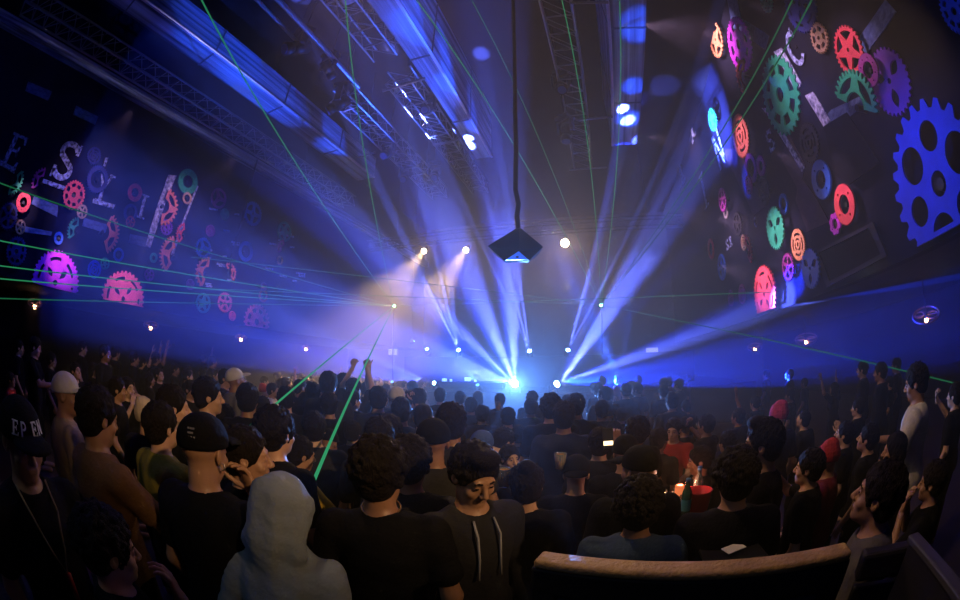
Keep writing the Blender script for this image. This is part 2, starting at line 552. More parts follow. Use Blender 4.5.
RG = [
    (720.5, 40, 15, 'peach', 'star', 26, 'orange star gear highest on the right wall, beside the magenta gear', 0, 0),
    (746, 45, 23, 'magenta', 'windows', 34, 'bright magenta gear near the ceiling on the right wall', 0, 0),
    (752, 78, 15, 'orange', 'crescent', 10, 'small orange gear piece under the bright magenta gear', 130, 200),
    (782, 95, 36, 'green', 'windows', 30, 'big dark green gear with windows in the middle of the right wall', 10, 0),
    (823.5, 39, 14, 'tan', 'wheel', 24, 'tan gear with six windows left of the red star gear', 0, 0),
    (855, 52, 23, 'red', 'star', 28, 'large red gear with a five-pointed star high on the right wall', 15, 0),
    (877, 73, 16, 'plum', 'ring', 50, 'plum ring overlapping the edge of the red star gear', 0, 0),
    (866, 110, 36, 'green', 'crescent', 16, 'curved green gear piece with windows below the red star gear', 45, 170),
    (892, 82, 33, 'purple', 'leaves', 30, 'dark violet gear behind the plum ring', 0, 0),
    (804, 5, 25, 'navy', 'arcs', 40, 'navy gear cut by the top of the picture', 0, 0),
    (772, 2, 10, 'green', 'windows', 18, 'green gear fragment at the top edge of the picture', 0, 0),
    (962, 18, 22, 'royal', 'windows', 24, 'blue toothed gear in the top corner of the picture', 0, 0),
    (719.5, 119.5, 10.5, 'lime', 'star', 26, 'small bright green star gear', 0, 0),
    (742, 136, 20, 'orange', 'rings', 36, 'orange gear with concentric slots beside the bright green star gear', 0, 0),
    (754, 168, 14, 'purple', 'hoop', 34, 'violet hoop under the orange concentric gear', 0, 0),
    (766, 166, 10, 'plum', 'ring4', 26, 'small plum gear touching the violet hoop', 0, 0),
    (755, 185, 9, 'plum', 'rings', 22, 'dim plum gear half hidden by the black ringed disc', 0, 0),
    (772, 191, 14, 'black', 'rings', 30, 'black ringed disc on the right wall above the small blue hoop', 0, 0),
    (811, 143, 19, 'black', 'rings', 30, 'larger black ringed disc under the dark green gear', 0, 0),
    (787, 204, 10, 'blue', 'hoop', 30, 'small blue hoop above the green leaf gear', 0, 0),
    (827, 180, 19, 'blue', 'ring4', 60, 'broad blue ring with four bolt holes beside the bright red ring', 0, 0),
    (852.5, 205, 20, 'red', 'ring4', 60, 'bright red ring with four bolt holes and fine teeth', 0, 0),
    (784, 228, 21, 'green', 'leaves', 28, 'pale green gear with leaf windows behind the tan slotted gear', 0, 0),
    (800, 244.5, 16, 'peach', 'rings', 44, 'tan orange gear with concentric slots', 0, 0),
    (839, 224, 11, 'magenta', 'ring4', 8, 'small magenta lobed ring on the corner of the black window', 0, 0),
    (793.5, 267, 14, 'plum', 'spoke5', 26, 'plum spoked gear between the big red half gear and the tan slotted gear', 0, 0),
    (818, 268, 20, 'blue', 'leaves', 26, 'dim blue gear left of the black window', 0, 0),
    (773, 294, 29, 'red', 'arcs', 38, 'large red half gear on the bottom edge of the right wall', 0, 0),
    (743.5, 294, 10, 'plum', 'rings', 26, 'dim red ringed gear at the side of the large red half gear', 0, 0),
    (733.5, 298, 8, 'plum', 'windows', 22, 'dim red gear second from the large red half gear', 0, 0),
    (714.5, 248.5, 10, 'red', 'hoop', 40, 'plain red hoop low on the right wall', 0, 0),
    (727, 267, 13, 'blue', 'spoke4', 26, 'dim blue gear below the plain red hoop', 0, 0),
    (729.5, 200, 11.5, 'plum', 'spoke5', 24, 'dim plum spoked gear above the cream ring', 0, 0),
    (727, 212, 6.5, 'cream', 'hoop', 34, 'small cream ring low on the right wall', 0, 0),
    (740.5, 224, 12, 'black', 'spoke5', 26, 'black gear beside the small cream ring', 0, 0),
    (748.5, 242.5, 8, 'tan', 'rings', 28, 'small tan slotted gear above the large red half gear', 0, 0),
    (752, 252, 17, 'red', 'crescent', 10, 'red sickle piece beside the small tan slotted gear', 10, 130),
    (948, 186, 84, 'royal', 'holes', 22, 'giant blue gear with round holes at the end of the right wall', 0, 0),
]
for px, py, r, c_, st_, n_, lab, rot_, sp_ in RG:
    gear('R', px, py, r, c_, st_, n_, lab, rot_, sp_)


# ------------------------------------------------------------------ planks, panels and projected letters on the walls
m_plank = mat('blue_plank', (0.035, 0.06, 0.17), 0.6, noise=(0.10, 0.15, 0.32), noise_scale=6, stretch=(1, 2, 2))
m_white = mat('painted_strip_light', (0.62, 0.64, 0.85), 0.7, noise=(0.05, 0.06, 0.15), noise_scale=9)  # strips of projected light, given as pale colour on solid panels
m_dark = mat('black_board', (0.004, 0.004, 0.007), 0.8, spec=0.05, noise=(0.006, 0.006, 0.009), noise_scale=2)


def quad(side, pts, m, name, label, cat, off=0.02, thick=0.02, group=None):
    X, fr = (XL, FR_L) if side == 'L' else (XR, FR_R)
    W = [onx(x, y, X) for x, y in pts]
    c = sum(W, Vector()) / len(W)
    sgn = 1 if side == 'L' else -1
    loop = [((w - c).dot(fr[0]), (w - c).dot(fr[1])) for w in W]
    o = flat(name, [loop], thick, m, fr, (X + sgn * off, c.y, c.z))
    bm = bmesh.new()
    b_box(bm, (0, 0, -off / 2 - thick / 4), (0.06, 0.06, max(0.004, off - thick / 2 - 0.004)))
    from_bm('added_mount', bm, m_black, o)  # block added behind each flat piece as a support
    return tag(o, label, cat, group)


LP = [([(28, 82), (52, 92), (48, 101), (25, 91)], 'short pale blue plank high on the wall near the picture corner'),
      ([(76, 106), (98, 117), (95, 125), (73, 115)], 'short pale blue plank, second of the upper two'),
      ([(34, 196), (58, 206), (57, 217), (31, 204)], 'dim blue plank right of the bright red ring'),
      ([(84, 218), (108, 225), (105, 233), (82, 226)], 'dim blue plank beside the small tan spoked gear'),
      ([(130, 234), (148, 238), (146, 247), (128, 243)], 'short blue plank at the foot of the tall projected white strip'),
      ([(22, 226), (52, 232), (51, 236), (22, 232)], 'thin blue plank running from the tan gear to the small blue ring')]
for pts, lab in LP:
    quad('L', pts, m_plank, 'wall_plank', lab, 'plank')
quad('L', [(168, 175), (176, 176), (150, 248), (145, 246)], m_white, 'wall_plank', 'tall white strip of projected light, built solid, left of the green ring', 'plank', 0.03)
quad('L', [(196.5, 186), (198, 186.5), (173, 256), (170.5, 255)], m_white, 'wall_strip', 'long thin projected white strip leaning beside the orange gears', 'strip', 0.03)
RP = [([(886, 0), (897, 12), (861, 62), (851, 52), (858, 40)], 'blue perforated plank left of the top corner', m_plank),
      ([(832, 110), (860, 97), (866, 104), (839, 126), (828, 134), (822, 122)], 'blue plank lying under the curved green gear piece', m_plank),
      ([(728, 0), (738, 0), (742, 18), (770, 36), (766, 50), (733, 27)], 'blue diagonal plank above the bright magenta gear', m_plank),
      ([(806, 96), (814, 92), (838, 132), (832, 140)], 'solid white strip of projected light left of the curved green gear piece', m_white),
      ([(775, 52), (783, 48), (803, 84), (797, 92)], 'solid white strip of projected light beside the dark green gear', m_white),
      ([(778, 131), (783, 130), (806, 168), (803, 172)], 'thin white strip of projected light under the dark green gear', m_white),
      ([(763, 108), (768, 108), (776, 118), (774, 122)], 'short white bit of projected light beside the dark green gear', m_white),
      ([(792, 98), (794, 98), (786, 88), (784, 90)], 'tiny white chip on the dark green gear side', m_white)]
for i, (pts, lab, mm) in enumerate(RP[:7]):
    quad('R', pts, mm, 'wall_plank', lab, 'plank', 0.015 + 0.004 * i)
quad('R', [(835, 128), (858, 115), (890, 165), (860, 186), (846, 176)], m_dark, 'wall_board', 'plain black board between the green gear piece and the giant blue gear', 'board', 0.30)
# dark window in a frame
e = empty('wall_hatch', onx(850, 255, XR), label='black square hatch in a dark frame below the bright red ring', cat='hatch')
fo = [(817, 252), (876, 222), (890, 256), (830, 287)]
fi = [(822, 253), (872, 228), (884, 254), (833, 281)]
Wc = e.location.copy()
for nm, loops, off, mm in (('frame', (fo, fi), -0.08, mat('hatch_frame', (0.02, 0.02, 0.04), 0.7)), ('panel', (fi,), -0.03, m_dark)):
    L2 = []
    for lp in loops:
        L2.append([((onx(x, y, XR) - Wc).dot(FR_R[0]), (onx(x, y, XR) - Wc).dot(FR_R[1])) for x, y in lp])
    o = flat(nm, L2, 0.05, mm, FR_R, (XR + off, Wc.y, Wc.z))
    o.parent = e
    o.matrix_parent_inverse = Matrix.Translation(-e.location)


def stroke(pts, w):
    """thick polyline as one closed loop"""
    L_, R_ = [], []
    for i, p in enumerate(pts):
        a = Vector(pts[max(i - 1, 0)])
        b = Vector(pts[min(i + 1, len(pts) - 1)])
        d = (b - a).normalized()
        n = Vector((-d.y, d.x)) * w / 2
        L_.append(tuple(Vector(p) + n))
        R_.append(tuple(Vector(p) - n))
    return L_ + R_[::-1]


def arc2(c, r, a0, a1, n=10):
    return [(c[0] + r[0] * math.cos(math.radians(a0 + (a1 - a0) * k / n)), c[1] + r[1] * math.sin(math.radians(a0 + (a1 - a0) * k / n))) for k in range(n + 1)]


GLYPH = {   # serif letters in a 1 x 1.4 cell, baseline at 0
    'E': [[(0.15, 0), (0.38, 0), (0.38, 1.4), (0.15, 1.4)], [(0.0, 0), (0.95, 0), (1.0, 0.35), (0.9, 0.35), (0.8, 0.12), (0, 0.1)], [(0, 1.3), (0.78, 1.28), (0.86, 1.08), (0.95, 1.08), (0.93, 1.4), (0, 1.4)], [(0.38, 0.68), (0.6, 0.68), (0.68, 0.52), (0.75, 0.52), (0.75, 0.95), (0.68, 0.95), (0.6, 0.79), (0.38, 0.79)]],
    'S': [stroke(arc2((0.5, 1.04), (0.36, 0.28), 20, 190, 10) + [(0.2, 0.86), (0.5, 0.7), (0.8, 0.52)] + arc2((0.5, 0.36), (0.36, 0.28), 10, -170, 10), 0.22), [(0.8, 1.0), (0.95, 1.0), (0.95, 1.4), (0.86, 1.4)], [(0.05, 0.0), (0.14, 0.0), (0.22, 0.42), (0.05, 0.42)]],
    'Y': [[(0.4, 0), (0.6, 0), (0.6, 0.7), (0.4, 0.7)], [(0.4, 0.62), (0.6, 0.62), (0.28, 1.4), (0.05, 1.4)], [(0.42, 0.66), (0.58, 0.62), (0.95, 1.4), (0.82, 1.4)], [(0.22, 0), (0.78, 0), (0.78, 0.09), (0.22, 0.09)], [(-0.05, 1.31), (0.4, 1.31), (0.4, 1.4), (-0.05, 1.4)], [(0.7, 1.31), (1.05, 1.31), (1.05, 1.4), (0.7, 1.4)]],
    'I': [[(0.4, 0), (0.62, 0), (0.62, 1.4), (0.4, 1.4)], [(0.2, 0), (0.82, 0), (0.82, 0.1), (0.2, 0.1)], [(0.2, 1.3), (0.82, 1.3), (0.82, 1.4), (0.2, 1.4)]],
    'C': [stroke(arc2((0.5, 0.7), (0.4, 0.6), 50, 310, 16), 0.2), [(0.72, 1.0), (0.85, 1.0), (0.85, 1.38), (0.76, 1.38)]],
    'R': [[(0.15, 0), (0.36, 0), (0.36, 1.4), (0.15, 1.4)], stroke([(0.36, 1.32)] + arc2((0.5, 1.04), (0.32, 0.28), 90, -90, 10) + [(0.36, 0.76)], 0.16), [(0.45, 0.72), (0.64, 0.72), (1.0, 0), (0.78, 0)]],
    '.': [circ(0.11, 12, (0.2, 0.11))],
    'N': [[(0.1, 0), (0.26, 0), (0.26, 1.4), (0.1, 1.4)], [(0.78, 0), (0.94, 0), (0.94, 1.4), (0.78, 1.4)], [(0.1, 1.4), (0.3, 1.4), (0.94, 0), (0.74, 0)]],
    'P': [[(0.15, 0), (0.36, 0), (0.36, 1.4), (0.15, 1.4)], stroke([(0.36, 1.32)] + arc2((0.5, 1.0), (0.34, 0.32), 90, -90, 10) + [(0.36, 0.68)], 0.16)],
}


def letters(side, text, px, py, hpx, m, name, label, cat='lettering', off=0.03, slant=0.0):
    X, fr = (XL, FR_L) if side == 'L' else (XR, FR_R)
    c = onx(px, py, X)
    a, b = proj(c + Vector((0, 0, .25))), proj(c - Vector((0, 0, .25)))
    H = hpx / math.hypot(a[0] - b[0], a[1] - b[1]) * 0.5
    s = H / 1.4
    sgn = 1 if side == 'L' else -1
    bm = bmesh.new()
    wid = sum(0.45 if ch == '.' else 1.15 for ch in text)
    x0 = -wid / 2
    for ch in text:
        for P in GLYPH[ch]:
            loop = [((u + x0 + slant * v) * s, (v - 0.7) * s) for u, v in P]
            vs = [bm.verts.new((u, v, 0)) for u, v in loop]
            vt = [bm.verts.new((u, v, 0.02)) for u, v in loop]
            bm.faces.new(vs[::-1])
            bm.faces.new(vt)
            for i in range(len(vs)):
                j = (i + 1) % len(vs)
                bm.faces.new((vs[i], vs[j], vt[j], vt[i]))
        x0 += 0.45 if ch == '.' else 1.15
    o = from_bm(name, bm, m)
    R = Matrix(fr).transposed().to_4x4()
    R.translation = (X + sgn * off, c.y, c.z)
    o.matrix_world = R
    bm = bmesh.new()
    b_box(bm, (0, 0, -off / 2), (0.06, 0.06, off - 0.006))
    from_bm('added_mount', bm, m_black, o)  # support block added between the letters and the wall
    return tag(o, label, cat)


m_letter = mat('painted_letter_light', (0.50, 0.60, 0.95), 0.7, noise=(0.02, 0.025, 0.06), noise_scale=11)  # projected lettering, its light put into pale colour on solid letters
letters('L', 'E', 14, 152, 36, m_letter, 'wall_letter', 'projected pale letter E at the picture edge above the bright red ring', slant=0.1)
letters('L', 'S', 66, 161, 40, m_letter, 'wall_letter', 'projected pale letter S, largest letter on the left wall', slant=0.1)
letters('L', 'Y', 104, 188, 30, m_letter, 'wall_letter', 'projected pale letter Y right of the letter S')
letters('L', 'I', 143, 207, 24, m_letter, 'wall_letter', 'projected pale letter I left of the tall white strip')
quad('L', [(43, 179), (66, 187), (64, 191), (42, 183)], m_letter, 'wall_strip', 'projected pale bar lying under the letter S', 'strip', 0.03)
quad('L', [(0, 160), (16, 169), (14, 174), (0, 165)], m_letter, 'wall_strip', 'projected pale bar lying under the letter E', 'strip', 0.03)
quad('L', [(93, 199), (115, 205), (113, 209), (92, 203)], m_letter, 'wall_strip', 'projected pale bar lying under the letter Y', 'strip', 0.03)
quad('L', [(105, 158), (108, 158), (105, 167), (103, 166)], m_letter, 'wall_strip', 'short projected pale dash standing above the letter Y', 'strip', 0.03)
letters('R', 'S.R', 730, 243, 10, m_letter, 'wall_letter', 'small projected letters S and R beside the plain red hoop')
letters('R', 'C', 757, 222, 10, m_letter, 'wall_letter', 'small projected letter C beside the black gear')
letters('R', 'C', 797, 47, 34, m_letter, 'wall_letter', 'tall projected letter C behind the dark green gear')
letters('R', 'Y', 690, 118, 40, m_letter, 'wall_letter', 'projected pale letter stroke shaped like a Y, closest to the ceiling slab')
letters('R', 'N', 720, 148, 34, m_letter, 'wall_letter', 'projected pale letter N under the small bright green star gear')
letters('R', 'I', 680, 162, 44, m_letter, 'wall_letter', 'projected pale tall letter I on the far stretch of the right wall')
letters('R', 'I', 705, 190, 34, m_letter, 'wall_letter', 'projected pale letter I above the plain red hoop')
letters('R', 'S', 772, 140, 20, m_letter, 'wall_letter', 'projected pale letter S beside the orange concentric gear')
quad('R', [(788, 132), (806, 165), (800, 192), (782, 160)], mat('brown_board', (0.045, 0.03, 0.045), 0.8, spec=0.1, noise=(0.07, 0.045, 0.065), noise_scale=4), 'wall_board', 'brown board under the dark green gear', 'board', 0.012)
quad('R', [(722, 150), (738, 148), (768, 205), (754, 216)], MATS['brown_board'], 'wall_board', 'long brown board under the bright green star gear', 'board', 0.012)
quad('R', [(800, 175), (815, 195), (830, 222), (808, 232), (796, 200)], MATS['brown_board'], 'wall_board', 'brown board left of the broad blue ring', 'board', 0.012)
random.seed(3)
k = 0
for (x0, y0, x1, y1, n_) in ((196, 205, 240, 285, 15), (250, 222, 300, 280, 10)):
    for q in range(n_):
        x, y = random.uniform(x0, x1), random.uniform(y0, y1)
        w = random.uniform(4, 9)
        quad('L', [(x, y), (x + w, y + w * .22), (x + w - .6, y + w * .22 + 2), (x - .6, y + 2)], m_letter, 'projected_word', 'tiny projected line of illegible lettering on the left wall', 'lettering', 0.012, 0.01, 'tiny lines of lettering on the left wall')  # projected scribbles made as small pale solid dashes
# ------------------------------------------------------------------ trusses
def truss(x0, x1, y0, y1, z, label, depth=0.45):
    """box truss along Y, hung from the ceiling"""
    e = empty('lighting_truss', ((x0 + x1) / 2, y0, z), label=label, cat='truss')
    w, L = (x1 - x0) / 2, y1 - y0
    for sx in (-1, 1):
        for zz in (0, depth):
            bm = bmesh.new()
            b_cyl(bm, (sx * w, 0, zz), (sx * w, L, zz), 0.032, seg=8)
            from_bm('chord', bm, m_steel, e)
    bm = bmesh.new()
    n = max(2, int(L / 0.55))
    for i in range(n):
        a, b = L * i / n, L * (i + 1) / n
        m_ = (a + b) / 2
        for sx in (-1, 1):
            b_cyl(bm, (sx * w, a, 0), (sx * w, m_, depth), 0.014, seg=6)
            b_cyl(bm, (sx * w, m_, depth), (sx * w, b, 0), 0.014, seg=6)
        for zz in (0, depth):
            b_cyl(bm, (-w, a, zz), (w, b, zz), 0.014, seg=6)
        b_cyl(bm, (-w, a, 0), (w, a, 0), 0.02, seg=6)
    from_bm('lacing', bm, m_steel, e)
    for yy in (L * 0.2, L * 0.8):
        bm = bmesh.new()
        b_cyl(bm, (0, yy, depth), (0, yy, ZC - z), 0.012, seg=6)
        b_box(bm, (0, yy, depth), (2 * w, 0.06, 0.05))
        from_bm('hanger', bm, m_black, e)
    return e


truss(-6.4, -5.75, 6.9, 14.5, 9.05, 'blue-lit lighting truss between the outer and middle ceiling ducts, nearer the left wall')
truss(-4.6, -3.95, 6.9, 14.5, 9.05, 'blue-lit lighting truss just beside the middle ceiling duct')
truss(-0.3, 0.35, -0.5, 13.2, 9.05, 'dim lighting truss beside the duct near the right gear wall')
truss(-10.0, -9.4, -3.0, 13.0, 8.6, 'barely lit lighting truss running above the left wall edge')
truss(-4.6, -3.95, -2.5, 6.2, 9.3, 'dark lighting truss overhead beside the middle duct, its near half')


def bar(p0, p1, r, name, label, cat, m=m_steel, rods=True):
    p0, p1 = Vector(p0), Vector(p1)
    e = empty(name, p0, label=label, cat=cat)
    bm = bmesh.new()
    b_cyl(bm, (0, 0, 0), p1 - p0, r, seg=10)
    from_bm('tube', bm, m, e)
    if not rods:
        bm = bmesh.new()
        b_box(bm, (p1 - p0) * 0.5 + Vector((0, 0, r + 0.004)), (0.06, 0.06, 0.02))
        from_bm('hanger_clamp', bm, m, e)  # small block added on top as a support for bars without rods
    if rods:
        for f in (0.15, 0.85):
            q = (p1 - p0) * f
            bm = bmesh.new()
            b_cyl(bm, q, (q.x, q.y, ZC - p0.z), 0.008, seg=6)
            from_bm('hanger', bm, m_black, e)
    return e


bar((-5.2, 1.8, 9.05), (-5.3, 6.7, 9.05), 0.07, 'steel_tube', 'long bright blue steel tube overhead beside the outer ceiling duct', 'tube')
bar((-5.58, 1.8, 9.05), (-5.7, 4.7, 9.05), 0.05, 'steel_tube', 'shorter blue-lit steel tube beside the long bright tube', 'tube')
bar((-4.75, 7.05, 8.955), (-3.5, 7.0, 8.955), 0.04, 'cross_bar', 'cross bar at the near end of the truss beside the middle duct', 'bar', rods=False)
bar((-4.6, 10.2, 8.955), (-3.65, 10.15, 8.955), 0.035, 'cross_bar', 'cross bar farther down the truss beside the middle duct', 'bar', rods=False)
bar((-7.3, 9.95, 8.955), (-6.6, 9.9, 8.955), 0.035, 'cross_bar', 'short cross bar at the end of the outer ceiling duct', 'bar', rods=False)
bar((0.3, 5.35, 8.955), (1.1, 5.4, 8.955), 0.035, 'cross_bar', 'cross bar joining the dim truss to its duct, at the top of the picture', 'bar', rods=False)
bar((0.1, 9.9, 8.955), (1.1, 9.85, 8.955), 0.035, 'cross_bar', 'middle cross bar joining the dim truss to the duct beside the gear wall', 'bar', rods=False)
bar((-0.5, 13.1, 8.955), (0.9, 13.1, 8.955), 0.03, 'cross_bar', 'last faint cross bar above the brightest warm lamp', 'bar', rods=False)
# black cable on the left wall
bm = bmesh.new()
pts = [onx(257, 160, -10.6), onx(250, 190, -10.6), onx(242, 222, -10.6), onx(231, 262, -10.6), onx(229, 276, -10.6)]
b_tube(bm, pts, 0.035)
tag(from_bm('hanging_cable', bm, m_black, None, True), 'thin black vertical cable hanging in front of the left wall lettering', 'cable')


# ------------------------------------------------------------------ lamps
def spot(loc, tgt, ang, en, col, blend=0.3, soft=0.03, parent=None, gobo=None, name='spot_light'):
    l = bpy.data.lights.new(name, 'SPOT')
    l.energy, l.color = en, col
    l.spot_size, l.spot_blend, l.shadow_soft_size = math.radians(ang), blend, soft
    if gobo:
        l.use_nodes = True
        nt = l.node_tree
        em = nt.nodes['Emission']
        tc = nt.nodes.new('ShaderNodeTexCoord')
        mp = nt.nodes.new('ShaderNodeMapping')
        mp.inputs['Scale'].default_value = gobo[1]
        ns = nt.nodes.new('ShaderNodeTexNoise')
        ns.inputs['Scale'].default_value = gobo[0]
        ns.inputs['Detail'].default_value = 1.0
        rp = nt.nodes.new('ShaderNodeValToRGB')
        rp.color_ramp.elements[0].position = gobo[2]
        rp.color_ramp.elements[1].position = gobo[3]
        nt.links.new(tc.outputs['Normal'], mp.inputs['Vector'])
        nt.links.new(mp.outputs[0], ns.inputs['Vector'])
        nt.links.new(ns.outputs['Fac'], rp.inputs['Fac'])
        nt.links.new(rp.outputs['Color'], em.inputs['Color'])
    o = bpy.data.objects.new(name, l)
    put(o)
    o.location = loc
    o.rotation_euler = (Vector(tgt) - Vector(loc)).to_track_quat('-Z', 'Y').to_euler()
    return o


def fan(loc, aim, cone, en, beams, soft=0.03, name='fan_light', split=True):
    """one lamp whose glass splits the light into several beams: beams = (world target, full width in degrees, weight, colour)"""
    if split:
        for tgt, wd, wt, col in beams:
            spot(loc, tgt, wd, en * wt, col, 0.8, soft, name=name)
        return
    o = spot(loc, aim, cone, en, (1, 1, 1), 0.15, soft, name=name)
    loc = Vector(loc)
    Ri = o.rotation_euler.to_matrix().inverted()
    l = o.data
    l.use_nodes = True
    nt = l.node_tree
    em = nt.nodes['Emission']
    tc = nt.nodes.new('ShaderNodeTexCoord')
    prev = None
    for tgt, wd, wt, col in beams:
        d = Ri @ (Vector(tgt) - loc).normalized()
        dp = nt.nodes.new('ShaderNodeVectorMath')
        dp.operation = 'DOT_PRODUCT'
        dp.inputs[1].default_value = d
        nt.links.new(tc.outputs['Normal'], dp.inputs[0])
        ab = nt.nodes.new('ShaderNodeMath')
        ab.operation = 'ABSOLUTE'
        nt.links.new(dp.outputs['Value'], ab.inputs[0])
        mr = nt.nodes.new('ShaderNodeMapRange')
        mr.interpolation_type = 'SMOOTHSTEP'
        mr.inputs['From Min'].default_value = math.cos(math.radians(wd / 2))
        mr.inputs['From Max'].default_value = math.cos(math.radians(wd / 2 * 0.35))
        nt.links.new(ab.outputs[0], mr.inputs['Value'])
        vm = nt.nodes.new('ShaderNodeVectorMath')
        vm.operation = 'SCALE'
        vm.inputs[0].default_value = [c * wt for c in col]
        nt.links.new(mr.outputs[0], vm.inputs['Scale'])
        if prev is None:
            prev = vm.outputs[0]
        else:
            ad = nt.nodes.new('ShaderNodeVectorMath')
            nt.links.new(prev, ad.inputs[0])
            nt.links.new(vm.outputs[0], ad.inputs[1])
            prev = ad.outputs[0]
    nt.links.new(prev, em.inputs['Color'])
    return o


def moving_head(lens_pos, aim, s, label, m_lens, base_below=True, cat='stage light', group=None, lens_r=0.09):
    """yoke-mounted moving head; lens centre at lens_pos facing aim; s = size factor"""
    lens_pos, aim = Vector(lens_pos), Vector(aim)
    d = (aim - lens_pos).normalized()
    piv = lens_pos - d * 0.26 * s
    sg = -1 if base_below else 1
    e = empty('moving_head_light', piv + Vector((0, 0, sg * 0.36 * s)), label=label, cat=cat, group=group)
    loc = e.location
    flatd = Vector((d.x, d.y, 0))
    az = math.atan2(d.x, d.y) if flatd.length > 0.05 else 0.0
    Rz = Matrix.Rotation(-az, 3, 'Z')
    bm = bmesh.new()
    b_box(bm, (0, 0, 0.0), (0.34 * s, 0.28 * s, 0.12 * s), Rz, 0.02 * s)
    from_bm('base', bm, m_black, e)
    bm = bmesh.new()
    for sx in (-1, 1):
        b_box(bm, Rz @ Vector((sx * 0.17 * s, 0, -sg * 0.22 * s)), (0.05 * s, 0.12 * s, 0.36 * s), Rz, 0.012 * s)
    b_box(bm, Rz @ Vector((0, 0, -sg * 0.07 * s)), (0.38 * s, 0.12 * s, 0.04 * s), Rz)
    from_bm('yoke', bm, m_black, e)
    p = piv - loc
    bm = bmesh.new()
    b_cyl(bm, p - d * 0.18 * s, p + d * 0.10 * s, 0.12 * s, 0.115 * s, 20)
    b_cyl(bm, p + d * 0.10 * s, p + d * 0.245 * s, 0.10 * s, 0.12 * s, 20)
    from_bm('lamp_head', bm, m_black, e, True)
    bm = bmesh.new()
    b_cyl(bm, p + d * 0.246 * s, p + d * 0.262 * s, lens_r * s, lens_r * s, 20)
    from_bm('lens', bm, m_lens, e)
    if not base_below:
        bm = bmesh.new()
        b_cyl(bm, (0, 0, 0.05 * s), (0, 0, (9.0 if loc.z < 8.97 else ZC) - loc.z), 0.018, seg=8)
        from_bm('hanger_clamp', bm, m_black, e)
    return e


BLUE = (0.006, 0.04, 1.0)
PALE = (0.10, 0.15, 1.0)
BE = 6.0
# star-bright head low on the stage
S1 = ony(515, 384, 12.0)
moving_head(S1, at(505, 330, 6), 0.8, 'brightest blue moving head light low on the stage, bursting toward the camera', m_lens_blue, lens_r=0.13)
S1b = S1 + (CAM - S1).normalized() * 0.12
fan(S1b, at(455, 300, 7), 100, 170000, [(at(px, py, ds), wd, wt, col) for px, py, ds, wd, wt, col in (
    (509, 250, 9, 10, 1.0, PALE), (498, 250, 9, 8, 0.6, BLUE), (474, 285, 9, 9, 1.0, PALE), (452, 270, 9, 7, 0.6, BLUE), (440, 310, 9, 6, 1.0, PALE),
    (415, 300, 9, 8, 0.55, BLUE), (420, 338, 9, 5, 0.8, PALE), (390, 340, 9, 10, 0.4, BLUE), (470, 372, 10, 12, 0.5, PALE), (400, 368, 9, 10, 0.35, BLUE),
    (320, 280, 8, 10, 0.25, BLUE), (516, 420, 4, 60, 0.03, (0.10, 0.30, 1.0)))])
# second strong head, firing toward the right wall
S2 = ony(557, 384, 12.0)
moving_head(S2, at(640, 330, 10), 0.8, 'blue moving head light whose wide fan of beams sweeps toward the right gear wall', m_lens_blue, lens_r=0.13)
S2b = S2 + Vector((0.12, -0.05, 0.06))
fan(S2b, at(690, 320, 10.5), 110, 130000, [(at(px, py, ds), wd, wt, col) for px, py, ds, wd, wt, col in (
    (618, 235, 12.3, 8, 0.5, PALE), (636, 268, 12, 15, 2.4, PALE), (655, 262, 11.8, 7, 0.3, BLUE), (672, 270, 11.5, 6, 0.22, BLUE), (600, 250, 12.5, 8, 0.3, BLUE),
    (720, 318, 10, 7, 0.9, BLUE), (690, 338, 10.5, 7.5, 1.9, PALE), (745, 345, 10, 8, 1.0, BLUE), (740, 366, 10, 9, 1.5, BLUE), (700, 382, 10, 10, 1.6, BLUE), (800, 352, 9, 10, 0.45, BLUE))])
# third head firing left over the crowd
S3 = ony(434, 383, 12.6)
moving_head(S3, at(330, 355, 10), 0.7, 'blue moving head light throwing thin rays over the crowd toward the left wall', m_lens_blue)
fan(S3 + Vector((-0.1, -0.05, 0.03)), at(320, 355, 9), 60, 75000, [(at(px, py, 8.5), wd, wt, col) for px, py, wd, wt, col in (
    (340, 345, 4, 1.0, PALE), (320, 352, 3.5, 0.8, BLUE), (330, 362, 3.5, 1.0, PALE), (310, 368, 4, 0.8, BLUE), (330, 375, 4, 0.8, PALE), (200, 330, 8, 0.4, BLUE), (180, 300, 8, 0.35, BLUE))])
# small heads on the raised deck
for (px, py, lab, rays_) in ((458.5, 350, 'small rear-stage moving head light aiming up left, near the mirror ball', ((418, 268, 2.4, 13000), (437, 262, 2.4, 13000), (428, 262, 1.2, 9000), (452, 300, 3, 2500))),
                             (529.5, 351, 'small rear-stage moving head light aiming up left, above the brightest blue light', ((490, 262, 1.8, 14000), (503, 255, 1.8, 9000), (515, 250, 2.4, 11000), (497, 240, 3, 7000))),
                             (568, 350, 'small moving head light at the rear of the stage aiming up right', ((587, 280, 1.8, 14000), (600, 290, 1.6, 9000), (592, 270, 2.5, 5000)))):
    P = ony(px, py, 16.0)
    moving_head(P, at(rays_[0][0], rays_[0][1], 13), 0.75, lab, m_lens_blue, lens_r=0.10)
    A = at(rays_[0][0], rays_[0][1], 14.0)
    fan(P + (A - P).normalized() * 0.05, A, 40, 620000, [(at(tx, ty, 14.0), ang * 1.3, en / 14000, PALE) for tx, ty, ang, en in rays_], 0.02)
P = ony(427, 349, 16.5)
moving_head(P, at(413, 340, 15), 0.6, 'tiny moving head light aiming a short ray at the mirror ball', m_lens_blue)
spot(P, ony(412, 339.5, 16.3), 1.6, 22000, PALE, 0.3)
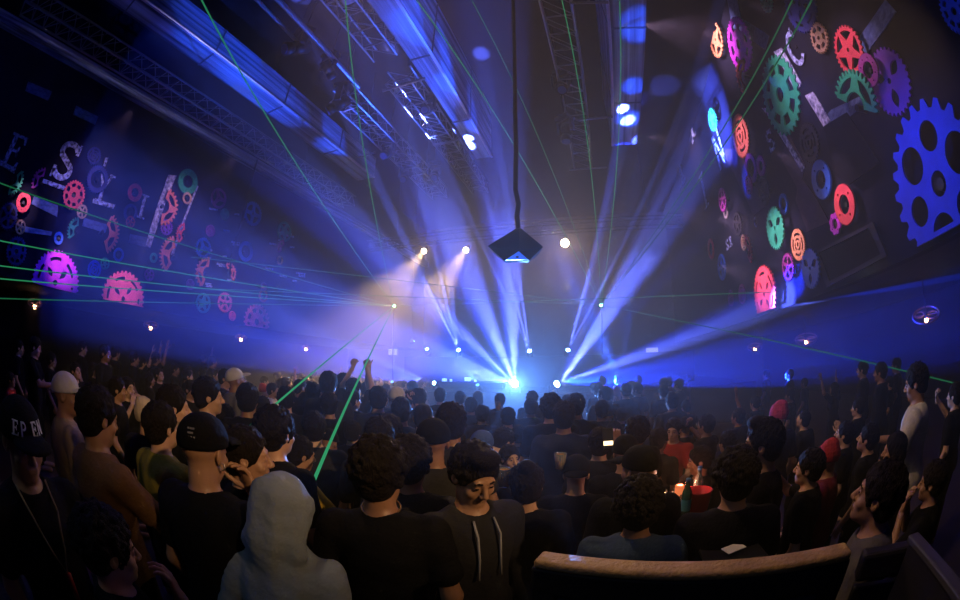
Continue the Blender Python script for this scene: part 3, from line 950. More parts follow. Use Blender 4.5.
# mirror ball hit by that ray
e = empty('mirror_ball', ony(412, 340, 16.3), label='small bright mirror ball hanging over the back of the stage', cat='mirror ball')
bm = bmesh.new()
b_sph(bm, (0, 0, 0), 0.15, 14)
from_bm('ball', bm, mat('mirror_tiles', (0.9, 0.9, 0.95), 0.12, 0.9), e)
bm = bmesh.new()
b_cyl(bm, (0, 0, 0.14), (0, 0, ZC - e.location.z), 0.01, seg=6)
from_bm('wire', bm, m_black, e)

# warm front lamps on a cross truss
WY = 15.0
W1, W2, W3 = ony(424, 251, WY), ony(466, 250, WY), ony(565, 243, WY)
e = empty('lighting_truss', (-3.0, WY + 0.35, 7.35), label='long cross truss over the stage carrying the three warm lamps', cat='truss')
for yy in (-0.2, 0.2):
    for zz in (0, 0.4):
        bm = bmesh.new()
        b_cyl(bm, (-7, yy, zz), (7, yy, zz), 0.03, seg=8)
        from_bm('chord', bm, m_black, e)
bm = bmesh.new()
for i in range(28):
    a = -7 + i * 0.5
    for yy in (-0.2, 0.2):
        b_cyl(bm, (a, yy, 0), (a + 0.25, yy, 0.4), 0.012, seg=6)
        b_cyl(bm, (a + 0.25, yy, 0.4), (a + 0.5, yy, 0), 0.012, seg=6)
for i in range(29):
    b_cyl(bm, (-7 + i * 0.5, -0.2, 0), (-7 + i * 0.5, 0.2, 0), 0.012, seg=6)
from_bm('lacing', bm, m_black, e)
for xx in (-5.5, 5.5):
    bm = bmesh.new()
    b_cyl(bm, (xx, 0, 0.4), (xx, 0, ZC - 7.35), 0.012, seg=6)
    from_bm('hanger', bm, m_black, e)


def par_can(lens_pos, aim, s, label, m_lens, top):
    lens_pos = Vector(lens_pos)
    d = (Vector(aim) - lens_pos).normalized()
    e = empty('stage_spotlight', lens_pos, label=label, cat='stage light')
    bm = bmesh.new()
    b_cyl(bm, -d * 0.34 * s, -d * 0.01, 0.09 * s, 0.13 * s, 20)
    b_cyl(bm, -d * 0.40 * s, -d * 0.34 * s, 0.05 * s, 0.09 * s, 20)
    from_bm('can', bm, m_black, e, True)
    bm = bmesh.new()
    b_cyl(bm, -d * 0.012, d * 0.004, 0.12 * s, 0.12 * s, 20)
    from_bm('lens', bm, m_lens, e)
    bm = bmesh.new()
    q = -d * 0.2 * s
    b_cyl(bm, q + Vector((-0.16 * s, 0, 0)), q + Vector((0.16 * s, 0, 0)), 0.012)
    for sx in (-1, 1):
        b_cyl(bm, q + Vector((sx * 0.16 * s, 0, 0)), q + Vector((sx * 0.16 * s, 0, 0.22 * s)), 0.012)
    b_cyl(bm, q + Vector((-0.16 * s, 0, 0.22 * s)), q + Vector((0.16 * s, 0, 0.22 * s)), 0.012)
    b_cyl(bm, q + Vector((0, 0, 0.22 * s)), (q.x, q.y, max(0.3, top - lens_pos.z)), 0.012)
    from_bm('bracket', bm, m_black, e)
    return e


WARM = (1.0, 0.62, 0.27)
A1, A2, A3 = at(372, 318, 12.5), at(418, 318, 12.5), Vector((0.6, 3.2, 1.2))
par_can(W1, A1, 0.9, 'warm white spotlight over the stage, first of three from the left wall', m_lens_warm, 7.30)
par_can(W2, A2, 0.9, 'warm white spotlight over the stage, middle one of three', m_lens_warm, 7.30)
par_can(W3, A3, 1.3, 'brightest warm spotlight, between the hanging black cabinet and the gear wall', m_lens_warm, 7.30)
for W_, A_ in ((W1, A1), (W2, A2)):
    d1 = (Vector(A_) - W_).normalized()
    fan(W_ + d1 * 0.05, (Vector(A_) + CAM) / 2, 100, 14000, [(A_, 26, 1.0, WARM), (CAM, 70, 0.03, WARM)], 0.08)
spot(W3 + (CAM - W3).normalized() * 0.05, A3, 80, 900, WARM, 0.9, 0.12)

# green lasers
LASERS = []
for (px, py, lab, ends) in ((394, 306, 'green laser projector on the left side of the stage', (
        (367, 170, 9, 1.0, 'green laser beam rising steeply to the end of the outer ceiling duct'), (330, 215, 9, .8, 'green laser beam slanting up toward the outer ceiling duct'),
        (240, 262, 9, .7, 'faint green laser beam slanting up to the painted left wall, highest of the wall fan'), (210, 278, 9, .8, 'green laser beam of the wall fan, second from its top'),
        (200, 288, 9, 1.0, 'green laser beam in the middle of the fan on the left wall'), (200, 294, 9, .8, 'green laser beam just under the middle of the fan on the left wall'),
        (190, 303, 9, .7, 'nearly level green laser beam, lowest of the fan on the left wall'),
        (262, 416, 3.2, 1.5, 'bright green laser beam slanting down over the crowd toward the lower left'), (329, 445, 2.6, 1.6, 'bright green laser beam falling steeply into the crowd'),
        (480, 303, 14, .5, 'faint level green laser beam crossing under the hanging cabinet from the left projector'))),
                            (601, 305, 'green laser projector on the right side of the stage', (
        (593, 190, 10, 1.1, 'green laser beam rising past the brightest warm lamp to the dim truss'), (616, 175, 10, 1.0, 'green laser beam rising along the duct near the gear wall'),
        (546, 200, 10, .8, 'green laser beam slanting up toward the hanging rope, lower of two'), (556, 180, 10, .7, 'green laser beam slanting up past the brightest warm lamp, steeper of two'),
        (655, 232, 10, .5, 'faint green laser beam slanting up to the right gear wall, left of its twin'), (668, 222, 9, .5, 'faint green laser beam slanting up to the right gear wall, second of the pair'),
        (480, 300, 13, .7, 'thin level green laser beam from the right projector across the stage'), (480, 290, 13, .7, 'thin green laser beam from the right projector rising slightly across the stage'),
        (670, 319, 11, .5, 'thin green laser beam sloping down toward the lamps under the right balcony')))):
    P = ony(px, py, 15.4)
    e = empty('laser_projector', P, label=lab, cat='laser projector')
    zfl = 2.4 if -8 < P.x < 4 and P.y > 15.5 else 1.2
    tocam = (CAM - P).normalized()
    Rz = Matrix.Rotation(-math.atan2(tocam.x, tocam.y), 3, 'Z')
    bm = bmesh.new()
    b_box(bm, Rz @ Vector((0, -0.22, 0)), (0.30, 0.34, 0.16), Rz, 0.015)
    from_bm('body', bm, m_black, e)
    bm = bmesh.new()
    b_sph(bm, Rz @ Vector((0, -0.01, 0)), 0.05, 14)
    from_bm('aperture', bm, m_lens_green, e)
    bm = bmesh.new()
    q = Rz @ Vector((0, -0.22, 0))
    b_cyl(bm, q + Vector((0, 0, -0.08)), (q.x, q.y, -P.z + zfl), 0.03)
    b_cyl(bm, (q.x, q.y, -P.z + zfl), (q.x, q.y, -P.z + zfl + 0.06), 0.25)
    from_bm('stand', bm, m_black, e)
    LASERS.append((e, P, ends))

# ------------------------------------------------------------------ blue wash on the ducts and trusses, fired up from the stage
DECK = [(-7.5, 13.5, 1.4), (-4.0, 13.2, 1.4), (0.8, 13.2, 1.4)]
WB = (0.02, 0.10, 1.0)
for lp, am, cone, en, tg in ((DECK[1], (-6.5, 5.0, 9.3), 70, 60000, (((-7.7, 5.0, 9.3), 22, 0.55), ((-7.7, 2.2, 9.5), 6, 0.6), ((-7.7, 4.2, 9.4), 8, 0.5), ((-7.7, 9.0, 9.2), 9, 0.4), ((-5.25, 3.6, 9.0), 10, 0.8), ((-5.4, 6.0, 9.0), 8, 0.7), ((-5.9, 8.6, 9.0), 14, 0.5), ((-4.2, 9, 9.1), 12, 0.4))),
                             (DECK[2], (-1.5, 6.5, 9.3), 80, 60000, (((-3.05, 6.0, 9.4), 22, 0.45), ((-3.05, 9.6, 9.3), 6, 0.4), ((-3.05, 7.4, 9.3), 6, 0.9), ((-3.05, 5.0, 9.5), 7, 1.1), ((-3.05, 3.2, 9.6), 5, 0.7), ((-4.0, 8.0, 9.2), 9, 0.35), ((1.6, 10.2, 9.0), 7, 0.35), ((1.7, 8.6, 9.0), 5, 0.45), ((1.8, 6.3, 9.0), 6, 0.5)))):
    fan(lp, am, cone, en, [(t, wd, wt, WB) for t, wd, wt in tg], 0.05)
for i, p in enumerate(DECK):
    moving_head(Vector(p), (p[0], 5, 9), 0.7, 'blue wash light on the stage floor aimed at the ceiling, ' + ('by the left laser', 'at mid stage', 'by the right laser')[i], mat('dim_blue_lens', (0.05, 0.1, 0.4), 0.2, emit=((0.1, 0.3, 1.0), 4)))

# dead-looking heads hanging under the trusses (lit blue from below)
for px, py, zz, aim, lab, s in ((284, 49, 8.6, (-6.6, 2.0, 7.0), 'blue-lit moving head light hanging under the long bright tube', 1.5),
                                (327, 111, 8.5, (-8.0, 6.0, 7.2), 'blue-lit moving head light hanging at the near end of the outer truss', 1.5),
                                (383, 156, 8.5, (-6.5, 7.0, 6.0), 'blue-lit moving head light hanging at the middle of the outer truss', 1.3),
                                (333, 78, 8.7, (-5.2, 9.0, 7.0), 'moving head light under the far end of the long bright tube', 1.2),
                                (424, 110, 8.7, (-4.2, 5.0, 6.0), 'moving head light inside the truss beside the middle duct', 1.1),
                                (434, 178, 8.6, (-4.2, 9.0, 5.0), 'hazy moving head light hanging farther down the middle truss', 1.2),
                                (403, 180, 8.6, (-5.9, 9.0, 5.0), 'hazy moving head light hanging farther down the outer truss', 1.2),
                                (562, 90, 8.6, (0.0, 6.0, 6.0), 'moving head light under the dim truss near the gear wall', 1.2),
                                ):
    moving_head(onz(px, py, zz), aim, s, lab, mat('unlit_lens', (0.08, 0.12, 0.3), 0.05), base_below=False)

# warm lamps over the crowd, out of the picture above and beside the camera; a cool one behind it
for L_, tg, ang, en in (((4.6, -0.6, 4.6), (-3.9, 3.4, 1.6), 36, 1000), ((-3.6, 2.0, 9.0), (1.7, 2.3, 1.6), 44, 900)):
    spot(L_, tg, ang, en, (1.0, 0.60, 0.28), 0.7, 0.08, name='crowd_light')
    moving_head(Vector(L_) - (Vector(tg) - Vector(L_)).normalized() * 0.08, tg, 1.0, 'warm stage light hung beside the right gear wall, pointing over the crowd' if L_[0] > 0 else 'warm stage light hung from the ceiling above the near crowd', m_lens_warm, base_below=False)
spot((-2.6, -2.2, 5.2), (-0.9, 1.6, 1.4), 40, 48, (0.6, 0.78, 1.0), 0.9, 0.25, name='house_light')
moving_head((570/1000-0.9, 8.6, 7.4), (-0.6, 8.2, 4.0), 1.2, 'black moving head light hanging just above the brightest warm lamp', MATS['unlit_lens'], base_below=False)

# ------------------------------------------------------------------ unseen lamps added in mid-air to light the wall gears
UVC = (1.0, 0.60, 1.0)
for px, py, dx, ang, en in ((64, 262, 2.0, 36, 260), (24, 205, 2.0, 30, 260), (122, 292, 2.0, 44, 150), (85, 195, 3.2, 60, 200), (175, 220, 3.2, 60, 200), (225, 285, 3.0, 60, 170)):
    T = onx(px, py, XL)
    spot(T + Vector((dx, -0.2, 1.0)), T, ang, en, UVC, 0.9, 0.06, name='added_wall_light')
for px, py, dx, ang, en in ((728, 46, 2.6, 60, 1300), (722, 122, 1.5, 40, 80), (695, 150, 2.0, 64, 420), (745, 140, 1.7, 50, 200), (800, 70, 2.2, 76, 300), (855, 60, 2.0, 60, 130), (790, 245, 2.0, 64, 300), (772, 288, 1.6, 60, 260), (735, 230, 2.0, 80, 330), (850, 195, 1.7, 60, 130)):
    T = onx(px, py, XR)
    spot(T + Vector((-dx, -0.2, 0.6)), T, ang, en, UVC, 0.9, 0.06, name='added_wall_light')
T = onx(935, 180, XR)
spot(T + Vector((-2.6, 0.2, 1.2)), T, 80, 240, (0.03, 0.10, 1.0), 0.9, 0.05, name='added_wall_light')
T = onx(60, 235, XL)
spot(T + Vector((3.4, 0, 0.8)), T, 70, 240, (0.03, 0.10, 1.0), 0.9, 0.05, name='added_wall_light')
P = Vector((-1.0, 13.2, 1.5))
for px, py in ((664, 30), (677, 62), (688, 92), (724, 86)):
    spot(P, onx(px, py, XR), 6.5, 3200, (0.02, 0.10, 1.0), 0.9, 0.02, name='blue_streak_light').scale = (0.045, 1, 1)
spot((-5.0, 3.5, 9.15), (-11, 3.5, 8.82), 110, 260, (0.55, 0.55, 1.0), 0.6, 0.02, name='ledge_light').scale = (1, 0.035, 1)

# ------------------------------------------------------------------ round cut-out lamps under the balconies
for i, (px, py, rx, lab) in enumerate(((35, 303, 8.5, 'round cut-out ceiling lamp under the left balcony, below the magenta gear'),
                                       (151, 325, 8, 'round cut-out ceiling lamp under the left balcony, below the red half gear'),
                                       (241, 337, 6, 'faint round ceiling lamp under the left balcony, below the pink half gear'),
                                       (306, 347, 4, 'tiny round ceiling lamp under the left balcony, farthest toward the stage'),
                                       (926, 315, 16, 'large round cut-out ceiling lamp under the right balcony, below the giant blue gear'),
                                       (806, 339, 12, 'round cut-out ceiling lamp under the right balcony, middle one of three'),
                                       (755, 347, 8, 'round cut-out ceiling lamp under the right balcony, nearest the stage'))):
    c = onx(px, py, 7.6 if px > 500 else -13.2)
    R = rx / F * (c - CAM).length
    tow = CAM - c
    e = empty('ring_lamp', c, label=lab, cat='ceiling lamp', group='round cut-out lamps under the balconies')
    Rt = Matrix.Rotation(math.atan2(tow.y, tow.x) - PI / 2, 3, 'Z') @ Matrix.Rotation(math.radians(-28), 3, 'X')
    bm = bmesh.new()
    b_torus(bm, (0, 0, 0), R, 0.022, 36, 8)
    b_torus(bm, (-R * 0.45, 0.1 * R, 0), R * 0.42, 0.018, 28, 6)
    b_torus(bm, (R * 0.5, -0.15 * R, 0), R * 0.34, 0.016, 24, 6)
    b_cyl(bm, (-R, 0, 0), (R, 0, 0), 0.014)
    b_cyl(bm, (0, -R, 0.0), (0, R, 0.0), 0.014)
    bmesh.ops.rotate(bm, cent=(0, 0, 0), matrix=Rt, verts=bm.verts[:])
    from_bm('ring', bm, mat('lamp_ring', (0.35, 0.22, 0.28), 0.4, 0.3), e)
    bm = bmesh.new()
    b_cyl(bm, (0, 0, -0.06), (0, 0, 0.03), 0.05, 0.05)
    b_cyl(bm, (0, 0, 0.02), (0, 0, ZS - c.z), 0.012)
    from_bm('hanging_socket', bm, m_black, e)
    bm = bmesh.new()
    b_sph(bm, (0, 0, -0.10), 0.035 + 0.014 * (c - CAM).length / 6, 12)
    from_bm('bulb', bm, m_bulb, e)

for px, py, X in ((35, 303, -13.2), (926, 315, 7.6), (806, 339, 7.6)):
    pl = bpy.data.lights.new('ring_lamp_light', 'POINT')
    pl.energy, pl.color, pl.shadow_soft_size = 3.0, (1.0, 0.5, 0.28), 0.05
    o = put(bpy.data.objects.new('ring_lamp_light', pl))
    c = onx(px, py, X)
    o.location = c + (CAM - c).normalized() * 0.25 + Vector((0, 0, -0.1))

# small illuminated panels on the far walls
for c, w, h, lab, mm in ((ony(652, 352, 20), 0.62, 0.42, 'small pale lit panel seen through the blue haze under the right gears', ((0.35, 0.35, 0.8), 1.0)),
                         (ony(393, 352, 20), 0.55, 0.36, 'small pale lit panel at the back, left of the mirror ball', ((0.35, 0.3, 0.45), 0.8))):
    e = empty('lit_panel', c, label=lab, cat='panel')
    bm = bmesh.new()
    b_box(bm, (0, 0.02, 0), (w + 0.1, 0.06, h + 0.1), bevel=0.01)
    b_cyl(bm, (0, 0.03, -h / 2), (0, 0.03, 2.4 - c.z), 0.03)
    from_bm('frame', bm, m_black, e)
    bm = bmesh.new()
    b_box(bm, (0, -0.03, 0), (w, 0.04, h))
    from_bm('screen', bm, mat('lit_panel_face', (0.3, 0.3, 0.5), 0.5, emit=mm), e)

# ------------------------------------------------------------------ hanging black cabinet
HB = at(516, 246, 5.2)
fwd = Vector((ray(516, 246).x, ray(516, 246).y, 0)).normalized()
rgt = Vector((fwd.y, -fwd.x, 0))
e = empty('hanging_cabinet', HB, label='black wedge-shaped cabinet hanging from a rope in the middle of the hall', cat='hanging cabinet')
bm = bmesh.new()
k_ = 5.2 / F


def hb(px, py, dep):
    return rgt * ((px - 516) * k_) + Vector((0, 0, (246 - py) * k_)) + fwd * dep


fr = [hb(488, 246.5, -0.05), hb(519.5, 226, -0.02), hb(543, 248, -0.03), hb(528.5, 261.5, -0.02), hb(504, 261.5, -0.02), hb(518.5, 254, -0.12)]
bk = [hb(492, 246, 0.30), hb(519, 229, 0.28), hb(540, 248, 0.30), hb(528, 259, 0.22), hb(505, 259, 0.22), hb(517, 259, 0.18)]
vf = [bm.verts.new(v) for v in fr]
vb = [bm.verts.new(v) for v in bk]
# two front faces folding along the ridge, bottom and back
bm.faces.new((vf[0], vf[1], vf[5]))
bm.faces.new((vf[1], vf[2], vf[5]))
bm.faces.new((vf[0], vf[5], vf[4]))
bm.faces.new((vf[2], vf[3], vf[5]))
for a, b in ((0, 1), (1, 2), (2, 3), (4, 0)):
    bm.faces.new((vf[a], vf[b], vb[b], vb[a]))
bm.faces.new((vf[3], vb[3], vb[5], vf[5]))
bm.faces.new((vf[5], vb[5], vb[4], vf[4]))
bm.faces.new((vb[0], vb[1], vb[5]))
bm.faces.new((vb[1], vb[2], vb[5]))
bm.faces.new((vb[0], vb[5], vb[4]))
bm.faces.new((vb[2], vb[3], vb[5]))
from_bm('cabinet', bm, mat('cabinet_black', (0.008, 0.008, 0.011), 0.5, bump=(30, 0.06)), e)
bm = bmesh.new()
pl_ = [hb(505.5, 261, -0.035), hb(518.5, 254.6, -0.13), hb(527.5, 261, -0.035)]
vs = [bm.verts.new(p) for p in pl_]
vs2 = [bm.verts.new(p + fwd * 0.02) for p in pl_]
bm.faces.new(vs)
bm.faces.new(vs2[::-1])
for a in range(3):
    bm.faces.new((vs[a], vs[(a + 1) % 3], vs2[(a + 1) % 3], vs2[a]))
o = from_bm('under_panel', bm, mat('under_panel_blue', (0.05, 0.2, 0.8), 0.3, emit=((0.03, 0.13, 1.0), 0.9)), e)  # blue light on the underside put in as emission
tag(o, 'glowing blue underside panel')
bm = bmesh.new()
b_sph(bm, hb(517, 259, -0.075), (0.022, 0.022, 0.014), 10)
from_bm('port', bm, m_black, e)
bm = bmesh.new()
top = onz(513.5, -2, ZC - 0.05) - HB
top = Vector((hb(513.5, 0, 0).x, hb(513.5, 0, 0).y, ZC - HB.z))
pts = [hb(518, 229, 0.1)]
dirn = (at(513, 2, 7.0) - at(517.5, 228, 5.2)).normalized()
# rope: rises past kinks to the ceiling
P0 = at(518, 228, 5.25)
kn = [(517, 216), (518.5, 204), (515.5, 190), (516, 150), (515, 110), (514.5, 70), (514, 30)]
base2 = Vector((P0.x, P0.y, 0))
pts = [P0 - HB]
for (x, y) in kn:
    d = ray(x, y)
    hz = math.hypot(d.x, d.y)
    hd = 5.25 - 0.02 * (228 - y) / 228
    pts.append(CAM + d * (math.hypot(P0.x, P0.y) / hz) - HB)
lastp = pts[-1]
stp = (pts[-1] - pts[-2]).normalized()
pts.append(lastp + stp * ((ZC - HB.z - lastp.z) / stp.z))
b_tube(bm, pts, 0.035, 8)
o = from_bm('rope', bm, m_black, e, True)

# ------------------------------------------------------------------ DJ table and gear on the stage
def table_items():
    T = ony(470, 384, 14.0)
    e = empty('dj_table', (T.x, 14.2, 1.2), label='long black DJ table on the stage behind the crowd', cat='table')
    bm = bmesh.new()
    b_box(bm, (0, 0, 0.24), (2.6, 0.7, 0.05), bevel=0.01)
    from_bm('tabletop', bm, m_black, e)
    bm = bmesh.new()
    b_box(bm, (0, -0.32, 0.11), (2.5, 0.03, 0.22))
    from_bm('front_panel', bm, m_black, e)
    for sx in (-1, 1):
        for sy in (-.3, .3):
            bm = bmesh.new()
            b_box(bm, (sx * 1.2, sy, 0.11), (0.06, 0.06, 0.22))
            from_bm('leg', bm, m_black, e)
    mw = mat('white_device', (0.7, 0.75, 0.9), 0.4, emit=((0.35, 0.65, 1.0), 1.6))
    for px, w, h, lab, cat in ((444, 0.16, 0.10, 'small white lit device at the end of the DJ table', 'device'), (450.5, 0.06, 0.08, 'tiny white lit device beside the small one on the DJ table', 'device'), (466, 0.24, 0.14, 'white lit laptop on the DJ table', 'laptop'), (475, 0.07, 0.07, 'tiny white lit device past the laptop on the DJ table', 'device')):
        p = ony(px, 384, 14.0)
        if cat == 'laptop':
            r = empty('laptop', (p.x, 14.1, 1.466), label=lab, cat=cat)
            bm = bmesh.new()
            b_box(bm, (0, 0, 0.011), (w, 0.2, 0.02), bevel=0.004)
            from_bm('keyboard_base', bm, m_black, r)
            bm = bmesh.new()
            b_box(bm, (0, 0.1, 0.09), (w, 0.012, h), Matrix.Rotation(0, 3, 'X'), 0.003)
            from_bm('screen_lid', bm, mw, r)
        else:
            bm = bmesh.new()
            b_box(bm, (0, 0, h / 2), (w, 0.12, h), bevel=0.008)
            b_cyl(bm, (0, -0.03, h), (0, -0.03, h + 0.012), w * 0.2)
            o = from_bm('white_box', bm, mw)
            o.location = (p.x, 14.05, 1.466)
            tag(o, lab, cat)


table_items()

# ------------------------------------------------------------------ haze in the hall, everywhere in the air
HX = (XL + 0.02, -7.2, -4.2, -1.6, 1.2, XR - 0.02)
HY = (0.9, 4.0, 7.0, 9.5, 11.2, 12.8, 14.6, 16.6, 19.5, YF - 0.02)
HZ = (0.02, 5.2, ZC - 0.02)
bm = bmesh.new()
for j in range(len(HY) - 1):
    for i in range(len(HX) - 1):
        for k in range(2):
            nf = len(bm.faces)
            b_box(bm, ((HX[i] + HX[i + 1]) / 2, (HY[j] + HY[j + 1]) / 2, (HZ[k] + HZ[k + 1]) / 2), (HX[i + 1] - HX[i] - 0.002, HY[j + 1] - HY[j] - 0.002, HZ[k + 1] - HZ[k] - 0.002))
            bm.faces.ensure_lookup_table()
            for q in range(nf, len(bm.faces)):
                bm.faces[q].material_index = k
for x0, x1 in ((XL - 5.9, XL + 0.016), (XR - 0.016, XR + 5.9)):
    b_box(bm, ((x0 + x1) / 2, (0.9 + YF) / 2, ZS / 2), (x1 - x0, YF - 1.0, ZS - 0.06))
hm = []
for nm, den in (('haze', 0.021), ('thin_haze', 0.0095)):
    m = bpy.data.materials.new(nm)
    m.use_nodes = True
    nt = m.node_tree
    nt.nodes.clear()
    out = nt.nodes.new('ShaderNodeOutputMaterial')
    v = nt.nodes.new('ShaderNodeVolumeScatter')
    v.inputs['Density'].default_value = den
    v.inputs['Anisotropy'].default_value = 0.4
    v.inputs['Color'].default_value = (0.9, 0.9, 1.0, 1)
    nt.links.new(v.outputs[0], out.inputs['Volume'])
    hm.append(m)
hz = tag(from_bm('haze', bm, hm[0]), 'thin stage haze filling the hall', 'haze', kind='structure')
hz.data.materials.append(hm[1])

w = bpy.data.worlds.new('world')
SC.world = w
w.use_nodes = True
w.node_tree.nodes['Background'].inputs[0].default_value = (0, 0, 0, 1)
SC.cycles.transparent_max_bounces = 64
SC.cycles.use_adaptive_sampling = False
SC.cycles.volume_bounces = 0
SC.cycles.max_bounces = 4
SC.cycles.diffuse_bounces = 2
SC.cycles.glossy_bounces = 2
SC.cycles.sample_clamp_indirect = 4
SC.cycles.use_light_tree = True
SC.view_settings.view_transform = 'Standard'
SC.view_settings.look = 'None'
SC.view_settings.exposure = 0.0
SC.view_settings.gamma = 1.0
# ================================================================== people
def smin(a, b, k):
    h = np.clip(0.5 + 0.5 * (b - a) / k, 0, 1)
    return b + (a - b) * h - k * h * (1 - h)


class Field:
    """signed distance on a rectilinear grid; shapes are blended in blocks around themselves"""

    def __init__(self, xs, ys, zs):
        self.xs, self.ys, self.zs = xs, ys, zs
        self.f = np.full((len(xs), len(ys), len(zs)), 0.2, np.float32)

    def blk(self, lo, hi, pad):
        s = []
        for ax, l, h in zip((self.xs, self.ys, self.zs), lo, hi):
            s.append(slice(max(0, int(np.searchsorted(ax, l - pad)) - 1), min(len(ax), int(np.searchsorted(ax, h + pad)) + 1)))
        return tuple(s)

    def pts(self, b):
        return np.meshgrid(self.xs[b[0]], self.ys[b[1]], self.zs[b[2]], indexing='ij')

    def put(self, b, d, k, op):
        cur = self.f[b]
        if cur.size == 0:
            return
        if op == 'add':
            self.f[b] = smin(cur, d, k)
        else:
            self.f[b] = -smin(-cur, d, k)

    def cap(self, p0, p1, r0, r1=None, k=0.02, op='add'):
        r1 = r0 if r1 is None else r1
        p0, p1 = np.array(p0, float), np.array(p1, float)
        R = max(r0, r1)
        b = self.blk(np.minimum(p0, p1) - R, np.maximum(p0, p1) + R, k + 0.03)
        X, Y, Z = self.pts(b)
        d = p1 - p0
        L = float(d @ d) + 1e-12
        t = np.clip(((X - p0[0]) * d[0] + (Y - p0[1]) * d[1] + (Z - p0[2]) * d[2]) / L, 0, 1)
        dist = np.sqrt((X - p0[0] - t * d[0]) ** 2 + (Y - p0[1] - t * d[1]) ** 2 + (Z - p0[2] - t * d[2]) ** 2) - (r0 + (r1 - r0) * t)
        self.put(b, dist, k, op)

    def ell(self, c, r, R=None, k=0.02, op='add'):
        c, r = np.array(c, float), np.array(r, float)
        m = float(r.max())
        b = self.blk(c - m, c + m, k + 0.03)
        X, Y, Z = self.pts(b)
        P = np.stack([X - c[0], Y - c[1], Z - c[2]], -1)
        if R is not None:
            P = P @ np.array(R)            # rows times matrix = inverse rotation of an orthonormal R
        k0 = np.sqrt(((P / r) ** 2).sum(-1)) + 1e-9
        k1 = np.sqrt(((P / (r * r)) ** 2).sum(-1)) + 1e-9
        self.put(b, k0 * (k0 - 1) / k1, k, op)

    def half(self, p, n):
        """cut away everything on the side n points to"""
        X, Y, Z = np.meshgrid(self.xs, self.ys, self.zs, indexing='ij')
        n = np.array(n, float)
        n /= np.linalg.norm(n)
        self.f = np.maximum(self.f, ((X - p[0]) * n[0] + (Y - p[1]) * n[1] + (Z - p[2]) * n[2]).astype(np.float32))

    def wobble(self, amp, freq, seed=0):
        X, Y, Z = np.meshgrid(self.xs, self.ys, self.zs, indexing='ij')
        r = np.random.default_rng(seed)
        w = 0
        for i in range(4):
            d = r.normal(size=3)
            d /= np.linalg.norm(d)
            w = w + np.sin((X * d[0] + Y * d[1] + Z * d[2]) * freq * (1 + 0.5 * i) + r.uniform(0, 6)) / (1 + 0.4 * i)
        self.f += (amp * w / 2).astype(np.float32)

    def mesh(self):
        f = self.f
        f[0], f[-1] = 0.2, 0.2
        f[:, 0], f[:, -1] = 0.2, 0.2
        f[:, :, 0], f[:, :, -1] = 0.2, 0.2
        s = f < 0
        nx, ny, nz = s.shape
        cnt = np.zeros((nx - 1, ny - 1, nz - 1), np.int8)
        for a in (0, 1):
            for b in (0, 1):
                for c in (0, 1):
                    cnt += s[a:nx - 1 + a, b:ny - 1 + b, c:nz - 1 + c]
        act = (cnt > 0) & (cnt < 8)
        I, J, K = np.nonzero(act)
        idx = np.full(act.shape, -1, np.int64)
        idx[I, J, K] = np.arange(len(I))
        acc = np.zeros((len(I), 3))
        n = np.zeros(len(I))
        co = [(a, b, c) for a in (0, 1) for b in (0, 1) for c in (0, 1)]
        ax = (self.xs, self.ys, self.zs)
        for u in co:
            for w in co:
                if sum(w) - sum(u) == 1 and all(w[q] >= u[q] for q in range(3)):
                    fa = f[I + u[0], J + u[1], K + u[2]]
                    fb = f[I + w[0], J + w[1], K + w[2]]
                    cr = (fa < 0) != (fb < 0)
                    t = np.where(cr, fa / (fa - fb + 1e-12), 0)
                    for q, ijk in enumerate((I, J, K)):
                        pa, pb = ax[q][ijk + u[q]], ax[q][ijk + w[q]]
                        acc[:, q] += np.where(cr, pa + (pb - pa) * t, 0)
                    n += cr
        V = acc / n[:, None]
        Fs = []
        for q in range(3):
            sl0 = [slice(None)] * 3
            sl1 = [slice(None)] * 3
            sl0[q], sl1[q] = slice(0, -1), slice(1, None)
            e = s[tuple(sl0)] != s[tuple(sl1)]
            A = np.array(np.nonzero(e))
            o1, o2 = [(1, 2), (2, 0), (0, 1)][q]
            ok = (A[o1] > 0) & (A[o2] > 0) & (A[o1] < (nx, ny, nz)[o1] - 1) & (A[o2] < (nx, ny, nz)[o2] - 1)
            A = A[:, ok]
            inside0 = s[tuple(A)]

            def cell(d1, d2):
                B = A.copy()
                B[o1] -= d1
                B[o2] -= d2
                return idx[tuple(B)]
            Q = np.stack([cell(1, 1), cell(0, 1), cell(0, 0), cell(1, 0)], 1)
            Q[~inside0] = Q[~inside0][:, ::-1]
            Fs.append(Q)
        return V, np.concatenate(Fs)


def axis(lo, hi, coarse, fine=None):
    """grid line positions with finer steps inside the (lo, hi, step) windows"""
    out = [lo]
    while out[-1] < hi:
        st = coarse
        for a, b, h in fine or ():
            if a <= out[-1] < b:
                st = min(st, h)
        out.append(out[-1] + st)
    return np.array(out)


def to_mesh(name, VF, m):
    me = bpy.data.meshes.new(name)
    V, Q = VF
    me.vertices.add(len(V))
    me.vertices.foreach_set('co', np.asarray(V, np.float32).ravel())
    me.loops.add(len(Q) * 4)
    me.loops.foreach_set('vertex_index', Q.astype(np.int32).ravel())
    me.polygons.add(len(Q))
    me.polygons.foreach_set('loop_start', np.arange(0, len(Q) * 4, 4, dtype=np.int32))
    me.update(calc_edges=True)
    me.validate()
    me.shade_smooth()
    me.materials.append(m)
    return me


def join(parts):
    V, Q, n = [], [], 0
    for v, q in parts:
        V.append(v)
        Q.append(q + n)
        n += len(v)
    return np.concatenate(V), np.concatenate(Q)


